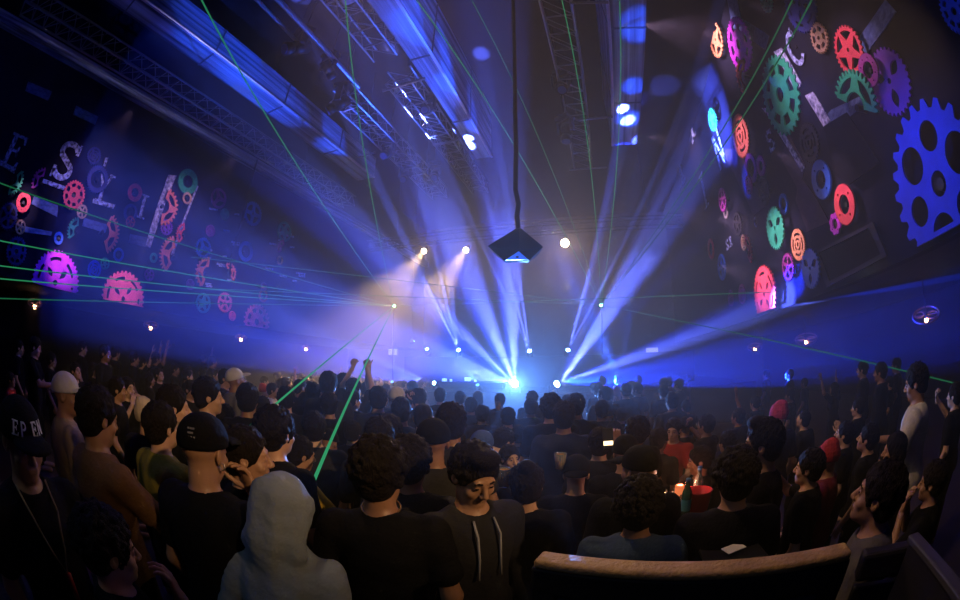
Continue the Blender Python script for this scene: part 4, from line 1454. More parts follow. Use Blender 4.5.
# ---- hands, built once per pose: wrist at the origin, fingers along +Z, palm faces +Y, thumb on +X (a right hand seen from its back has -X on its little finger)
def hand_geo(pose):
    curl = {'open': 0.12, 'relax': 0.55, 'hold': 1.05, 'fist': 1.45}[pose]
    spread = {'open': 0.16, 'relax': 0.05, 'hold': 0.03, 'fist': 0.0}[pose]
    g = np.arange(-0.075, 0.095, 0.0045)
    F_ = Field(np.arange(-0.085, 0.11, 0.0045), g, np.arange(-0.07, 0.22, 0.0045))
    F_.cap((0, 0, -0.035), (0, 0, 0.01), 0.0245, 0.024, 0.015)
    F_.ell((0.0, 0, 0.05), (0.040, 0.016, 0.052), k=0.015)
    for i, (bx, L) in enumerate(((0.031, 0.070), (0.011, 0.079), (-0.010, 0.073), (-0.030, 0.057))):
        p = np.array((bx, 0.0, 0.088 - abs(i - 1) * 0.004))
        a = 0.0
        for seg, fr in enumerate((0.45, 0.31, 0.24)):
            a += curl * (0.9, 1.0, 0.8)[seg]
            d = np.array((math.sin(spread * (1.5 - i)) * (1 if seg == 0 else 0.9), math.sin(a), math.cos(a)))
            d /= np.linalg.norm(d)
            q = p + d * L * fr * 1.08
            F_.cap(p, q, 0.0098 - 0.001 * seg, 0.0092 - 0.001 * seg, 0.004)
            p = q
    p = np.array((0.030, 0.006, 0.022))
    for d, L, r in (((0.72, 0.35, 0.6), 0.045, 0.0125), ((0.45 - curl * .2, 0.35 + curl * .3, 0.8), 0.034, 0.0105), ((0.2 - curl * .2, 0.3 + curl * .4, 0.9), 0.027, 0.0095)):
        d = np.array(d) / np.linalg.norm(d)
        q = p + d * L
        F_.cap(p, q, r, r * 0.93, 0.007)
        p = q
    return F_.mesh()


HANDS = {k: hand_geo(k) for k in ('open', 'relax', 'hold')}


def rotx(a):
    c, s = math.cos(a), math.sin(a)
    return np.array(((1, 0, 0), (0, c, -s), (0, s, c)))


def rotz(a):
    c, s = math.cos(a), math.sin(a)
    return np.array(((c, -s, 0), (s, c, 0), (0, 0, 1)))


def roty(a):
    c, s = math.cos(a), math.sin(a)
    return np.array(((c, 0, s), (0, 1, 0), (-s, 0, c)))


HC = np.array((0, 0.012, 1.632))         # head centre of a standing figure
DOWN = ((0.245, -0.035, 1.13), (0.235, 0.10, 0.90), (0, 0.25, -1), (-1, 0.2, 0), 'relax')   # right arm: elbow, wrist, finger dir, palm normal, hand pose
POSES = {
    'stand': dict(),
    'yawR': dict(yaw=35), 'yawL': dict(yaw=-35), 'lookup': dict(pitch=14), 'lookdown': dict(pitch=-24),
    'clap': dict(r=((0.27, 0.08, 1.17), (0.05, 0.33, 1.30), (-0.1, 0.25, 1), (-1, 0, 0), 'open'), l=((0.27, 0.08, 1.17), (0.04, 0.33, 1.30), (-0.1, 0.25, 1), (-1, 0, 0), 'open')),
    'phone': dict(r=((0.30, 0.20, 1.36), (0.16, 0.36, 1.58), (-0.15, 0.05, 1), (-0.1, -1, 0.0), 'hold'), pitch=4),
    'raiseR': dict(r=((0.30, 0.12, 1.62), (0.27, 0.20, 1.88), (0.05, 0.1, 1), (0, 1, 0), 'open'), pitch=6),
    'raise2': dict(r=((0.34, 0.10, 1.58), (0.36, 0.16, 1.85), (0.25, 0.1, 1), (-0.2, 1, 0), 'open'), l=((0.34, 0.10, 1.58), (0.36, 0.16, 1.85), (0.25, 0.1, 1), (-0.2, 1, 0), 'open'), pitch=10),
    'drink': dict(r=((0.27, 0.04, 1.16), (0.16, 0.30, 1.26), (-0.7, 0.5, 0.35), (-0.5, -0.8, 0.1), 'hold')),
    'mouth': dict(r=((0.26, 0.17, 1.22), (0.09, 0.20, 1.46), (-0.35, -0.05, 1), (-0.4, -1, 0), 'relax'), l=((0.26, 0.17, 1.22), (0.09, 0.20, 1.46), (-0.35, -0.05, 1), (-0.4, -1, 0), 'relax')),
    'chin': dict(r=((0.25, 0.17, 1.20), (0.07, 0.21, 1.44), (-0.3, -0.1, 1), (-0.4, -1, 0), 'relax'), pitch=-6),
    'reach': dict(r=((0.26, 0.16, 1.18), (0.20, 0.42, 1.20), (-0.05, 1, 0.1), (-0.3, 0, -1), 'relax'), l=((0.24, 0.10, 1.14), (0.14, 0.32, 1.08), (-0.4, 1, 0.1), (-0.3, 0, -1), 'relax'), pitch=-10),
    'bend': dict(lean=34, pitch=-8),
}


def figure(pose, sleeve='short', fine=0.006, build=1.0, seed=0, hem=0.86, hood=False, female=False, neck=0.078):
    """meshes of one body, its top and its trousers; returns (body VF, top VF, trousers VF, head 4x4)"""
    P = dict(POSES[pose]) if isinstance(pose, str) else dict(pose)
    lean = math.radians(-P.get('lean', 0))
    piv = np.array((0, 0, 0.95))
    RL = rotx(lean)

    def up(p):
        return piv + RL @ (np.array(p, float) - piv)
    Rh = RL @ rotz(math.radians(-P.get('yaw', 0))) @ roty(math.radians(P.get('roll', 0))) @ rotx(math.radians(P.get('pitch', 0)))
    if P.get('lean'):
        Rh = rotx(lean * 0.35) @ rotz(math.radians(-P.get('yaw', 0))) @ rotx(math.radians(P.get('pitch', 0)))
    hc = up(HC)
    nb = up((0, -0.015, 1.47))

    def hd(p):
        return hc + Rh @ np.array(p, float)
    arms = {}
    for sd in ('r', 'l'):
        e, w, fd, pn, hp = P.get(sd, DOWN)
        m_ = np.array((1, 1, 1) if sd == 'r' else (-1, 1, 1))
        arms[sd] = (up(np.array((0.185, -0.012, 1.415)) * m_), up(np.array(e) * m_), up(np.array(w) * m_), RL @ (np.array(fd, float) * m_), RL @ (np.array(pn, float) * m_), hp, m_)
    bw = build
    pts = [hc] + [v for a in arms.values() for v in a[:3]]
    lo = np.min(pts, 0) - 0.3
    hi = np.max(pts, 0) + 0.2
    lo[2] = -0.02
    lo[0], hi[0] = min(lo[0], -0.32), max(hi[0], 0.32)
    lo[1], hi[1] = min(lo[1], -0.2), max(hi[1], 0.26)
    hw = 0.115
    win = [[(hc[q] - hw - (0.02 if q == 2 else 0), hc[q] + hw + 0.02, fine)] for q in range(3)]
    B = Field(axis(lo[0], hi[0], 0.017, win[0]), axis(lo[1], hi[1], 0.017, win[1]), axis(lo[2], hi[2], 0.017, win[2]))
    T = Field(axis(lo[0], hi[0], 0.0135), axis(lo[1], hi[1], 0.0135), axis(max(0.80, hem - 0.05), max(hi[2], 1.6), 0.0135))
    L = Field(axis(-0.28, 0.28, 0.02), axis(-0.2, 0.26, 0.02), axis(-0.02, 1.06, 0.02))
    g = 0.014
    torso = [((0, 0.0, 1.285), (0.165 * bw, 0.112 * bw, 0.205)), ((0, 0.004, 1.09), (0.145 * bw, 0.108 * bw, 0.19)), ((0, -0.045, 1.36), (0.15 * bw, 0.07, 0.12))]
    if female:
        torso = [((0, 0.0, 1.285), (0.145 * bw, 0.10 * bw, 0.20)), ((0, 0.0, 1.10), (0.122 * bw, 0.095 * bw, 0.19)), ((-0.065, 0.075, 1.27), (0.06, 0.055, 0.06)), ((0.065, 0.075, 1.27), (0.06, 0.055, 0.06))]
    for c, r in torso:
        B.ell(up(c), r, RL, 0.04)
        T.ell(up(c), np.array(r) + g * 1.2, RL, 0.04)
    for F_, gg in ((B, 0), (T, g), (L, g)):
        gg2 = gg * (2.1 if F_ is T else 1)
        F_.ell((0, -0.005, 0.95), (0.162 * bw + gg2, 0.118 * bw + gg2, 0.13 + gg2), None, 0.05)
    for sx in (-1, 1):
        for F_, gg in ((B, 0), (L, 0.018)):
            F_.cap((sx * 0.088, 0, 0.90), (sx * 0.10, 0.02, 0.49), 0.082 + gg, 0.056 + gg, 0.03)
            F_.cap((sx * 0.10, 0.02, 0.49), (sx * 0.105, -0.02, 0.09), 0.056 + gg, 0.040 + gg, 0.03)
        F_ = B
        F_.cap((sx * 0.105, -0.04, 0.045), (sx * 0.12, 0.16, 0.035), 0.042, 0.036, 0.03)
    for sd, (s, e, w, fd, pn, hp, m_) in arms.items():
        tr = nb + (s - nb) * 0.12
        for F_, gg in ((B, 0), (T, g)):
            F_.cap(nb + np.array((0, 0, -0.04)), s + np.array((-0.012 * m_[0], 0, -0.02)), 0.060 + gg, 0.054 * bw + gg, 0.04)
        B.cap(s, e, 0.048 * bw, 0.038, 0.03)
        B.cap(e, w, 0.041, 0.027, 0.02)
        if sleeve == 'long':
            T.cap(s, e, 0.051 * bw + g, 0.043 + g, 0.03)
            T.cap(e, e + (w - e) * 0.93, 0.048 + g, 0.034 + g, 0.02)
        elif sleeve == 'short':
            T.cap(s, s + (e - s) * 0.62, 0.052 * bw + g, 0.052 + g, 0.03)
        zf = fd / np.linalg.norm(fd)
        yf = pn - zf * (pn @ zf)
        yf /= np.linalg.norm(yf)
        xf = np.cross(yf, zf)
        # thumb side: +X of the hand frame points to the thumb; flip for the left hand
        if sd == 'l':
            xf = -xf
        arms[sd] = arms[sd] + ((xf, yf, zf),)
    # neck and head
    B.cap(hd((0, -0.022, -0.05)), nb, 0.053 * (0.88 if female else 1), 0.062, 0.03)
    B.ell(hd((0, -0.014, 0.028)), (0.074, 0.093, 0.086), Rh, 0.02)
    B.ell(hd((0, 0.030, -0.028)), (0.058, 0.060, 0.086), Rh, 0.03)
    B.ell(hd((0, 0.030, -0.072)), (0.050, 0.050, 0.040), Rh, 0.03)
    B.ell(hd((0, 0.066, -0.098)), (0.024, 0.02, 0.018), Rh, 0.02)
    B.cap(hd((-0.034, 0.078, 0.020)), hd((0.034, 0.078, 0.020)), 0.012, None, 0.012)
    for sx in (-1, 1):
        B.ell(hd((sx * 0.031, 0.097, 0.0)), (0.017, 0.016, 0.011), Rh, 0.010, 'sub')
        B.ell(hd((sx * 0.031, 0.078, -0.001)), (0.013, 0.012, 0.012), Rh, 0.003)
        B.ell(hd((sx * 0.043, 0.062, -0.035)), (0.02, 0.018, 0.018), Rh, 0.02)
        B.ell(hd((sx * 0.077, -0.006, -0.008)), (0.010, 0.020, 0.031), Rh @ rotz(sx * 0.35), 0.006)
        B.ell(hd((sx * 0.083, 0.002, -0.004)), (0.006, 0.010, 0.017), Rh, 0.003, 'sub')
    B.cap(hd((0, 0.088, 0.004)), hd((0, 0.109, -0.032)), 0.008, 0.012, 0.010)
    for sx in (-1, 1):
        B.ell(hd((sx * 0.011, 0.099, -0.037)), (0.009, 0.010, 0.008), Rh, 0.006)
    B.cap(hd((-0.020, 0.084, -0.062)), hd((0.020, 0.084, -0.062)), 0.0075, None, 0.006)
    B.cap(hd((-0.016, 0.083, -0.073)), hd((0.016, 0.083, -0.073)), 0.0080, None, 0.005)
    body = [B.mesh()]
    for sd, (s, e, w, fd, pn, hp, m_, fr) in arms.items():
        V, Q = HANDS[hp]
        W = w + V[:, :1] * fr[0] + V[:, 1:2] * fr[1] + V[:, 2:3] * fr[2]
        body.append((W, Q[:, ::-1] if np.linalg.det(np.array(fr)) < 0 else Q))
    if hood:
        T.ell(hd((0, -0.03, 0.02)), (0.118, 0.135, 0.135), Rh, 0.05)
        T.ell(hd((0, -0.075, -0.10)), (0.12, 0.10, 0.12), Rh, 0.06)
        T.ell(hd((0, 0.13, -0.02)), (0.072, 0.13, 0.098), Rh, 0.015, 'sub')
        T.cap(hd((-0.10, -0.09, -0.12)), hd((0.10, -0.10, -0.14)), 0.03, None, 0.03)
        T.cap(hd((-0.08, -0.02, 0.13)), hd((0.02, -0.13, 0.06)), 0.012, None, 0.02)
        T.cap(hd((0.09, 0.02, 0.06)), hd((0.05, -0.13, -0.06)), 0.012, None, 0.02)
        T.cap(hd((-0.115, 0.0, 0.0)), hd((-0.02, -0.15, -0.07)), 0.012, None, 0.02)
        T.wobble(0.006, 55, seed + 9)
    T.wobble(0.0045, 34, seed)
    L.wobble(0.004, 26, seed + 5)
    if not hood:
        T.ell(nb + RL @ np.array((0, 0.03, 0.045)), (neck, neck * 1.05, neck * 0.72), RL, 0.008, 'sub')
    T.half(up((0, 0, hem)), RL @ np.array((0, 0, -1)))
    L.half((0, 0, 0.985), (0, 0, 1))
    L.half((0, 0, 0.07), (0, 0, -1))
    H4 = np.eye(4)
    H4[:3, :3] = Rh
    H4[:3, 3] = hc
    return join(body), T.mesh(), L.mesh(), H4, arms


# ---- hair and hats, in the head frame (face toward +Y)
def scalp(F_, g=0.0, line=0.0):
    F_.ell((0, -0.020, 0.034), (0.085 + g, 0.100 + g, 0.092 + g), None, 0.01)
    F_.ell((0, -0.055, -0.03), (0.074 + g, 0.056 + g, 0.065), None, 0.02)


def hair_geo(kind, seed=0):
    r = np.random.default_rng(seed)
    h = 0.0055
    if kind == 'hood_none':
        return None
    F_ = Field(np.arange(-0.17, 0.171, h), np.arange(-0.22, 0.18, h), np.arange(-0.36, 0.21, h))
    face = ((0, 0.115, -0.055), (0.086, 0.095, 0.118))
    if kind in ('short', 'buzz', 'bun', 'quiff'):
        scalp(F_, -0.003 if kind == 'buzz' else 0.006)
        if kind == 'quiff':
            F_.ell((0, 0.045, 0.112), (0.062, 0.05, 0.035), None, 0.03)
        if kind == 'bun':
            F_.ell((0, -0.085, 0.125), (0.045, 0.045, 0.042), None, 0.012)
        if kind != 'buzz':
            for i in range(260):
                z = 1 - 2 * (i + 0.5) / 260
                t = i * 2.39996
                q = math.sqrt(1 - z * z)
                if z > -0.6:
                    p = np.array((q * math.cos(t) * 0.087, -0.021 + q * math.sin(t) * 0.102, 0.034 + z * 0.094))
                    F_.ell(p + r.normal(0, 0.003, 3), (r.uniform(0.008, 0.014), r.uniform(0.008, 0.014), r.uniform(0.010, 0.017)), None, 0.008)
    elif kind in ('curly', 'afro'):
        g = 0.004 if kind == 'curly' else 0.014
        scalp(F_, g)
        n = 330
        for i in range(n):
            z = 1 - 2 * (i + 0.5) / n
            t = i * 2.39996
            q = math.sqrt(1 - z * z)
            if z < -0.75:
                continue
            p = np.array((q * math.cos(t) * (0.090 + g), -0.022 + q * math.sin(t) * (0.105 + g), 0.034 + z * (0.098 + g)))
            F_.ell(p + r.normal(0, 0.004, 3), np.full(3, r.uniform(0.010, 0.018)), None, 0.005)
    elif kind == 'long':
        scalp(F_, 0.010)
        F_.ell((0, -0.060, -0.12), (0.100, 0.055, 0.17), None, 0.05)
        F_.ell((0, -0.060, -0.22), (0.105, 0.05, 0.10), None, 0.04)
        for sx in (-1, 1):
            F_.cap((sx * 0.080, -0.01, 0.0), (sx * 0.088, 0.01, -0.20), 0.026, 0.022, 0.02)
        F_.wobble(0.005, 90, seed)
    F_.ell(*face, None, 0.004, 'sub')
    if kind not in ('long',):
        for sx in (-1, 1):
            F_.ell((sx * 0.098, 0.005, -0.03), (0.032, 0.034, 0.046), None, 0.006, 'sub')
        F_.half((0, -0.06, -0.085), (0, 0.35, -1))
    F_.half((0, 0.078, 0.045), (0, 1, -0.55))
    return F_.mesh()


def hat_geo(kind):
    h = 0.0065
    F_ = Field(np.arange(-0.16, 0.161, h), np.arange(-0.20, 0.25, h), np.arange(-0.12, 0.22, h))
    if kind == 'cap':
        F_.ell((0, -0.012, 0.040), (0.094, 0.112, 0.100), None, 0.01)
        F_.half((0, 0, 0.018), (0, 0.06, -1))
    elif kind == 'beanie':
        F_.ell((0, -0.018, 0.045), (0.098, 0.112, 0.112), None, 0.01)
        F_.ell((0, -0.05, 0.135), (0.05, 0.06, 0.04), None, 0.04)
        F_.half((0, 0, 0.004), (0, 0.22, -1))
        F_.wobble(0.002, 120, 3)
    elif kind == 'hoodhat':
        F_.ell((0, -0.03, 0.01), (0.115, 0.130, 0.135), None, 0.02)
        F_.ell((0, -0.06, 0.10), (0.05, 0.06, 0.085), None, 0.05)
        F_.ell((0, 0.13, -0.02), (0.075, 0.13, 0.098), None, 0.015, 'sub')
        F_.half((0, 0, -0.11), (0, 0, -1))
    return F_.mesh()


def brim_geo(back=False):
    h = 0.005
    F_ = Field(np.arange(-0.11, 0.111, h), np.arange(0.0, 0.24, h), np.arange(-0.03, 0.08, h))
    F_.ell((0, 0.105, 0.026), (0.080, 0.095, 0.030), None, 0.004)
    F_.ell((0, 0.105, 0.012), (0.086, 0.105, 0.032), None, 0.003, 'sub')
    F_.half((0, 0.075, 0), (0, -1, 0))
    V, Q = F_.mesh()
    if back:
        V = V * np.array((-1, -1, 1)) + np.array((0, -0.012, 0))
    return V, Q


m_hair = mat('black_hair', (0.012, 0.009, 0.008), 0.65, bump=(190, 0.9), spec=0.12, stretch=(1, 1, 0.3))
m_hair2 = mat('brown_hair', (0.045, 0.022, 0.012), 0.65, bump=(190, 0.9), spec=0.12, stretch=(1, 1, 0.35))
HAIR = {}


def hair_mesh(kind):
    if kind not in HAIR:
        HAIR[kind] = to_mesh('hair_' + kind, hair_geo(kind, len(HAIR)), m_hair)
    return HAIR[kind]


HATS = {}


def hat_mesh(kind):
    if kind not in HATS:
        HATS[kind] = to_mesh('hat_' + kind, brim_geo(kind == 'brimback') if kind.startswith('brim') else hat_geo(kind), m_hair)
    return HATS[kind]


SKIN = [mat('skin_%d' % i, c, 0.42, bump=(220, 0.04), spec=0.4) for i, c in enumerate(((0.46, 0.27, 0.18), (0.36, 0.20, 0.125), (0.27, 0.14, 0.085), (0.55, 0.35, 0.25)))]
CLOTH = {k: mat('cloth_' + k, c, 0.85, noise=tuple(x * 0.75 for x in c), noise_scale=5, bump=(55, 0.25), spec=0.10) for k, c in {
    'black': (0.006, 0.006, 0.007), 'charcoal': (0.022, 0.022, 0.026), 'navy': (0.018, 0.024, 0.055), 'grey': (0.17, 0.17, 0.18), 'white': (0.62, 0.62, 0.64), 'olive': (0.20, 0.17, 0.035),
    'brown': (0.16, 0.085, 0.04), 'red': (0.42, 0.035, 0.03), 'maroon': (0.14, 0.02, 0.03), 'denim': (0.045, 0.075, 0.12), 'blue': (0.05, 0.09, 0.28), 'tan': (0.36, 0.27, 0.17), 'heather': (0.20, 0.24, 0.28), 'pink': (0.5, 0.05, 0.14), 'cream': (0.5, 0.42, 0.33), 'knit': (0.10, 0.095, 0.09), 'yellow': (0.55, 0.36, 0.04)}.items()}

PROTO = {}


def proto(pose, sleeve, **kw):
    key = (pose if isinstance(pose, str) else repr(pose), sleeve, tuple(sorted(kw.items())))
    if key not in PROTO:
        b, t, l, H4, arms = figure(pose, sleeve, seed=len(PROTO), **kw)
        PROTO[key] = (to_mesh('body', b, SKIN[0]), to_mesh('top', t, CLOTH['black']), to_mesh('trousers', l, CLOTH['black']), Matrix(H4.tolist()), arms)
    return PROTO[key]


def part(name, me, m, root, mw=None):
    o = bpy.data.objects.new(name, me)
    put(o, root)
    if mw is not None:
        o.matrix_local = mw
    if o.material_slots and o.material_slots[0].material is not m:
        o.material_slots[0].link = 'OBJECT'
        o.material_slots[0].material = m
    return o


PEOPLE = []
DIST = {}


def base_z(x, y):
    return 0.0


n_person = 0


def person(px, ytop, w, face, hair, top, pose, label, sleeve='short', group=None, skin=None, hat=None, hatcol='black', dist=None, smin_=0.80, smax=1.14, legs='black', hairmat=None, **kw):
    """one person; (px, ytop) is where the top of the head shows, w its width there, face the way they look (0 away, 90 toward picture right, 180 at the camera)"""
    global n_person
    pr = proto(pose, sleeve, **kw)
    H = 1.765
    d = ray(px, ytop)
    hz = math.hypot(d.x, d.y)
    tan = d.z / hz
    dist = DIST.get(label) if n_person in () else (DIST.get(label) or dist or 76.0 / w)
    if group:
        dist = 76.0 / w
    if hat:
        H += 0.02
    Htop = pr[3].translation.z + (H - HC[2])
    for _ in range(3):
        x, y = d.x / hz * dist, d.y / hz * dist
        b = base_z(x, y)
        s = (CAM.z + dist * tan - b) / Htop
        s2 = min(max(s, smin_), smax)
        if abs(s2 - s) > 1e-4 and abs(tan) > 0.015:
            nd = (b + Htop * s2 - CAM.z) / tan
            if nd > 0:
                dist = min(max(nd, dist * 0.6), dist * 1.7)
    x, y = d.x / hz * dist, d.y / hz * dist
    b = base_z(x, y)
    s = min(max((CAM.z + dist * tan - b) / Htop, smin_), smax)
    ang = -(math.atan2(d.x, d.y) + math.radians(face))
    ho = Matrix.Rotation(ang, 3, 'Z') @ (Vector((pr[3].translation.x, pr[3].translation.y, 0)) * s)
    loc = Vector((x - ho.x, y - ho.y, b))
    root = empty('person', loc, ang, label, 'person', group)
    root.scale = (s, s, s)
    sk = SKIN[(n_person * 7 + 3) % 4] if skin is None else SKIN[skin]
    part('body', pr[0], sk, root)
    part('jacket' if sleeve == 'long' else 'shirt', pr[1], CLOTH[top], root)
    part('trousers', pr[2], CLOTH[legs], root)
    if hair:
        part('hair', hair_mesh(hair), hairmat or m_hair, root, pr[3])
    if hat:
        hk = {'capback': 'cap'}.get(hat, hat)
        hm = part({'hoodhat': 'hood'}.get(hk, hk), hat_mesh(hk), CLOTH[hatcol], root, pr[3])
        if hat in ('cap', 'capback'):
            bm_ = part('brim', hat_mesh('brim' if hat == 'cap' else 'brimback'), CLOTH[hatcol], hm, Matrix.Identity(4))
    n_person += 1
    PEOPLE.append((root, x, y, s, px, ytop, H, Htop, group))
    return root


def attach(root, name, bm, m, pr_mat=None, smooth=True):
    o = from_bm(name, bm, m, root, smooth)
    if pr_mat is not None:
        o.matrix_local = pr_mat
    return o
# distance of each person from the camera, in metres
DIST.update({
    'man in a flat-brimmed black cap lettered in white, at the picture edge': 1.52,
    'man in a white cap and tan collared jacket, in profile behind the lettered black cap': 2.81,
    'man in a brown t-shirt seen from behind, forearms out, pale band on wrist': 1.95,
    'person in a pale knitted hat holding one hand up, black band on the wrist': 3.17,
    'man in an olive yellow t-shirt with glasses, facing the stage': 2.23,
    'big man in a black cap and black t-shirt, hand near his chin, seen from behind': 1.52,
    'dark-haired man with warm-lit cheek, right behind the big man in black cap': 1.73,
    'person with bushy dark hair and lit cheek edge, above the grey hood': 2.12,
    'dark round head just left of the steep laser beam, above the black cap': 2.91,
    'person in a black cap and white top leaning forward under the steep laser beam': 3.32,
    'person in a dark yellow sleeved jacket between the grey hood and the black cap': 2.51,
    'person in a pale grey hooded sweatshirt with the hood up, seen from behind': 1.35,
    'man with shiny black curls, thin gold chain and black t-shirt, back to the camera': 1.42,
    'second curly-haired man just beyond the man with the gold chain': 1.82,
    'young man looking down toward the camera in a dark hooded jacket with pale drawstrings': 1.53,
    'woman with her hair in a bun, back to the camera': 1.90,
    'person in black cap with pale back strap, raising a drink, watch on wrist': 2.25,
    'tall broad man in dark blue below the gap between the two strong lights': 3.25,
    'man in black cap with its peak sideways, before the woman in the red top': 1.97,
    'man with short bushy curls and denim collar, directly behind the bench back': 1.54,
    'woman in a red top facing the camera behind the drinks table': 3.86,
    'man with glasses looking up past his raised hand, just right of the woman in red': 4.08,
    'big dark-haired person in black bending over the drinks table, pale cuff at the elbow': 1.66,
    'man in sharp profile facing left, light on his nose and forehead': 2.06,
    'person in a pinkish red knitted hat beyond the man in sharp profile': 3.80,
    'man with a shaved pale head beside the pinkish red hat': 4.43,
    'person in a dark red knitted hat in profile, hand to the chin': 2.74,
    'person lifting a warm-lit forearm in front of the dark red hat': 2.35,
    'face in profile looking up, above the dark red hat': 3.53,
    'man in profile with chin lifted, between the dark red hat and the white t-shirt': 3.13,
    'long-haired person in dark grey before the man in the white t-shirt': 2.73,
    'tall man in a white t-shirt in profile near the picture edge': 3.32,
    'person at the picture edge with one hand lifted beside the white t-shirt': 4.22,
    'man in profile with hands near his mouth, behind the big profile head': 2.21,
    'curly-haired person low in the corner, in profile with a hand by the mouth': 1.13,
    'man with dark glasses in profile just beyond the brown t-shirt': 4.47,
    'woman with both hands lifted to her brightly lit face': 5.07,
    'dark-haired man with warm light on his forehead, above the olive t-shirt': 2.68,
    'dark head with a lit cheek, above the big man in the black cap': 3.06,
    'person in a white shirt leaning over, white back catching the light': 3.51,
    'person in a dark blue cap beside the leaning white shirt': 2.79,
    'man standing at the far left side by the left wall, nearest the picture edge': 8.44,
    'man in black at the far left side, arm held out, below the first ring lamp': 6.91,
    'dim man at the far left side between the arm-out man and the pale-faced one': 9.50,
    'pale-faced man at the far left side with a pale forearm across his chest': 7.40,
    'man just beyond the pale-faced man at the far left side': 9.50,
    'smiling face lit warm beside the white cap': 6.33,
    'dim face in profile right of the smiling face': 7.80,
    'person in red deep in the dark above the lettered black cap': 6.56,
    'small dim head past the far left side, left one': 9.32,
    'small dim person with a hand up, past the far left side': 9.73,
    'lit face looking up above the olive t-shirt man': 7.81,
    'person with both arms up in front of the left balcony': 9.45,
    'small warm face with hands up, left of the bright laughing face': 7.39,
    'bright laughing face with hands together': 5.43,
    'dim head behind the bright laughing face': 7.81,
    'person with one thin arm up at the foot of the left balcony': 16.15,
    'dim upright head beside the thin raised arm': 10.46,
    'lit face left of the pale grey cap': 6.10,
    'woman with lit cheek and hand held out below the pale grey cap': 6.56,
    'round dark head under the pale grey cap': 3.38,
    'small lit profile beside the red knitted hat': 6.91,
    'far person with a hand up, above the red knitted hat': 8.44,
    'dark head right of the red knitted hat': 4.15,
    'close-cropped head whose ear side glows, where the slanting laser passes': 5.81,
    'dark head right of the close-cropped head': 4.90,
    'taller bushy head standing out against the blue haze': 4.49,
    'head beside the tall bushy one, lit from the stage': 5.76,
    'head in front of the close-cropped one, nearer the camera': 5.35,
    'dark head directly below the tall bushy one': 4.05,
    'head below the raised arms holding a cloth': 4.85,
    'blue-tinged round head left of the white cap': 4.13,
    'pointed dark head in front of the white cap': 3.72,
    'small very blue head below the short ray of light': 4.92,
    'rim-lit round head below the small very blue one': 3.31,
    'small head before the DJ table, left of the laptop': 6.16,
    'broad rim-lit head below the DJ table': 2.51,
    'small blue head right under the laptop': 6.50,
    'small dark head beside the broad rim-lit head': 5.43,
    'blue head left of the brightest light, nearest to it': 4.83,
    'person in a dark cap below the broad rim-lit head': 2.15,
    'dark head just beyond the curls with the gold chain': 2.47,
    'long-haired person with a small yellow tag at the neck': 2.92,
    'dark blue head right under the brightest light': 4.48,
    'small dark head just under the brightest light, left one': 6.33,
    'head in the dark gap right of the brightest light': 5.07,
    'brown-rimmed curly head under the fan light': 3.69,
    'dark bushy head right of the curly rimmed one': 4.06,
    'dark head second to the right of the curly rimmed one': 4.69,
    'person in a dark cap at the edge of the blue floor haze': 5.13,
    'small head in the blue haze above the phone glow': 5.53,
    'head beside the raised dark-haired face looking up': 4.27,
    'big dark-haired head looking up, above the black cap with side peak': 3.15,
    'profile behind the woman in red': 4.40,
    'person in a wide dark cap behind the one with the side peak': 2.51,
    'dark figure holding a phone that glows yellow': 2.87,
    'person with one arm up at the edge of the blue floor haze': 4.91,
    'dark head left of the man in sharp profile': 3.47,
    'tiny dim head under the right balcony, leftmost': 10.86,
    'small dim man under the right balcony below the middle ring lamp': 9.50,
    'small dim face right of the dim man below the middle ring lamp': 9.17,
    'small dim head above the shaved pale head': 6.88,
    'woman with both bare arms raised wide under the right balcony': 7.40,
    'dim man in profile on the right side, left of the dark-clad tall one': 6.91,
    'dark-clad tall man in profile beyond the white t-shirt': 5.85,
    'dim head just left of the man in the white t-shirt': 7.67,
    'dim head faintly tinted green behind the white t-shirt': 7.24,
    'person with hands together under the dim tall men': 4.93,
    'person with bare arms stretched to the drinks table': 2.87,
    'dark head between the side-peak cap and the woman in red': 3.49,
    'dark head right of the big black cap': 3.79,
    'dark head beneath the slanting laser, left part': 4.53,
    'dim head at the far left side behind the white cap': 7.60,
    'dim long-haired head above the pale knitted hat': 7.39,
    'dark head right of the leaning white shirt': 4.03,
    'grey-backed person right of the steep laser beam': 3.68,
    'person in dark maroon between the dark cap and the blue cap': 3.67,
    'small head in the blue haze above the profile near the woman in red': 6.25,
    'small head in blue haze left of the pinkish red hat': 6.19,
    'person turned to the camera holding a drink left of the bun': 3.07,
    'person in a pale grey cap tipped up, above the round dark head': 4.86,
    'person in a red knitted hat and red top': 7.60,
    'person in a white cap with a hand to its peak': 4.54,
    'person with both hands lifted above the crowd, gripping a pale cloth': 5.31,
})

# ------------------------------------------------------------------ the crowd
def bm_ell(c, r):
    bm = bmesh.new()
    b_sph(bm, c, r, 12)
    return bm


EYE = {}


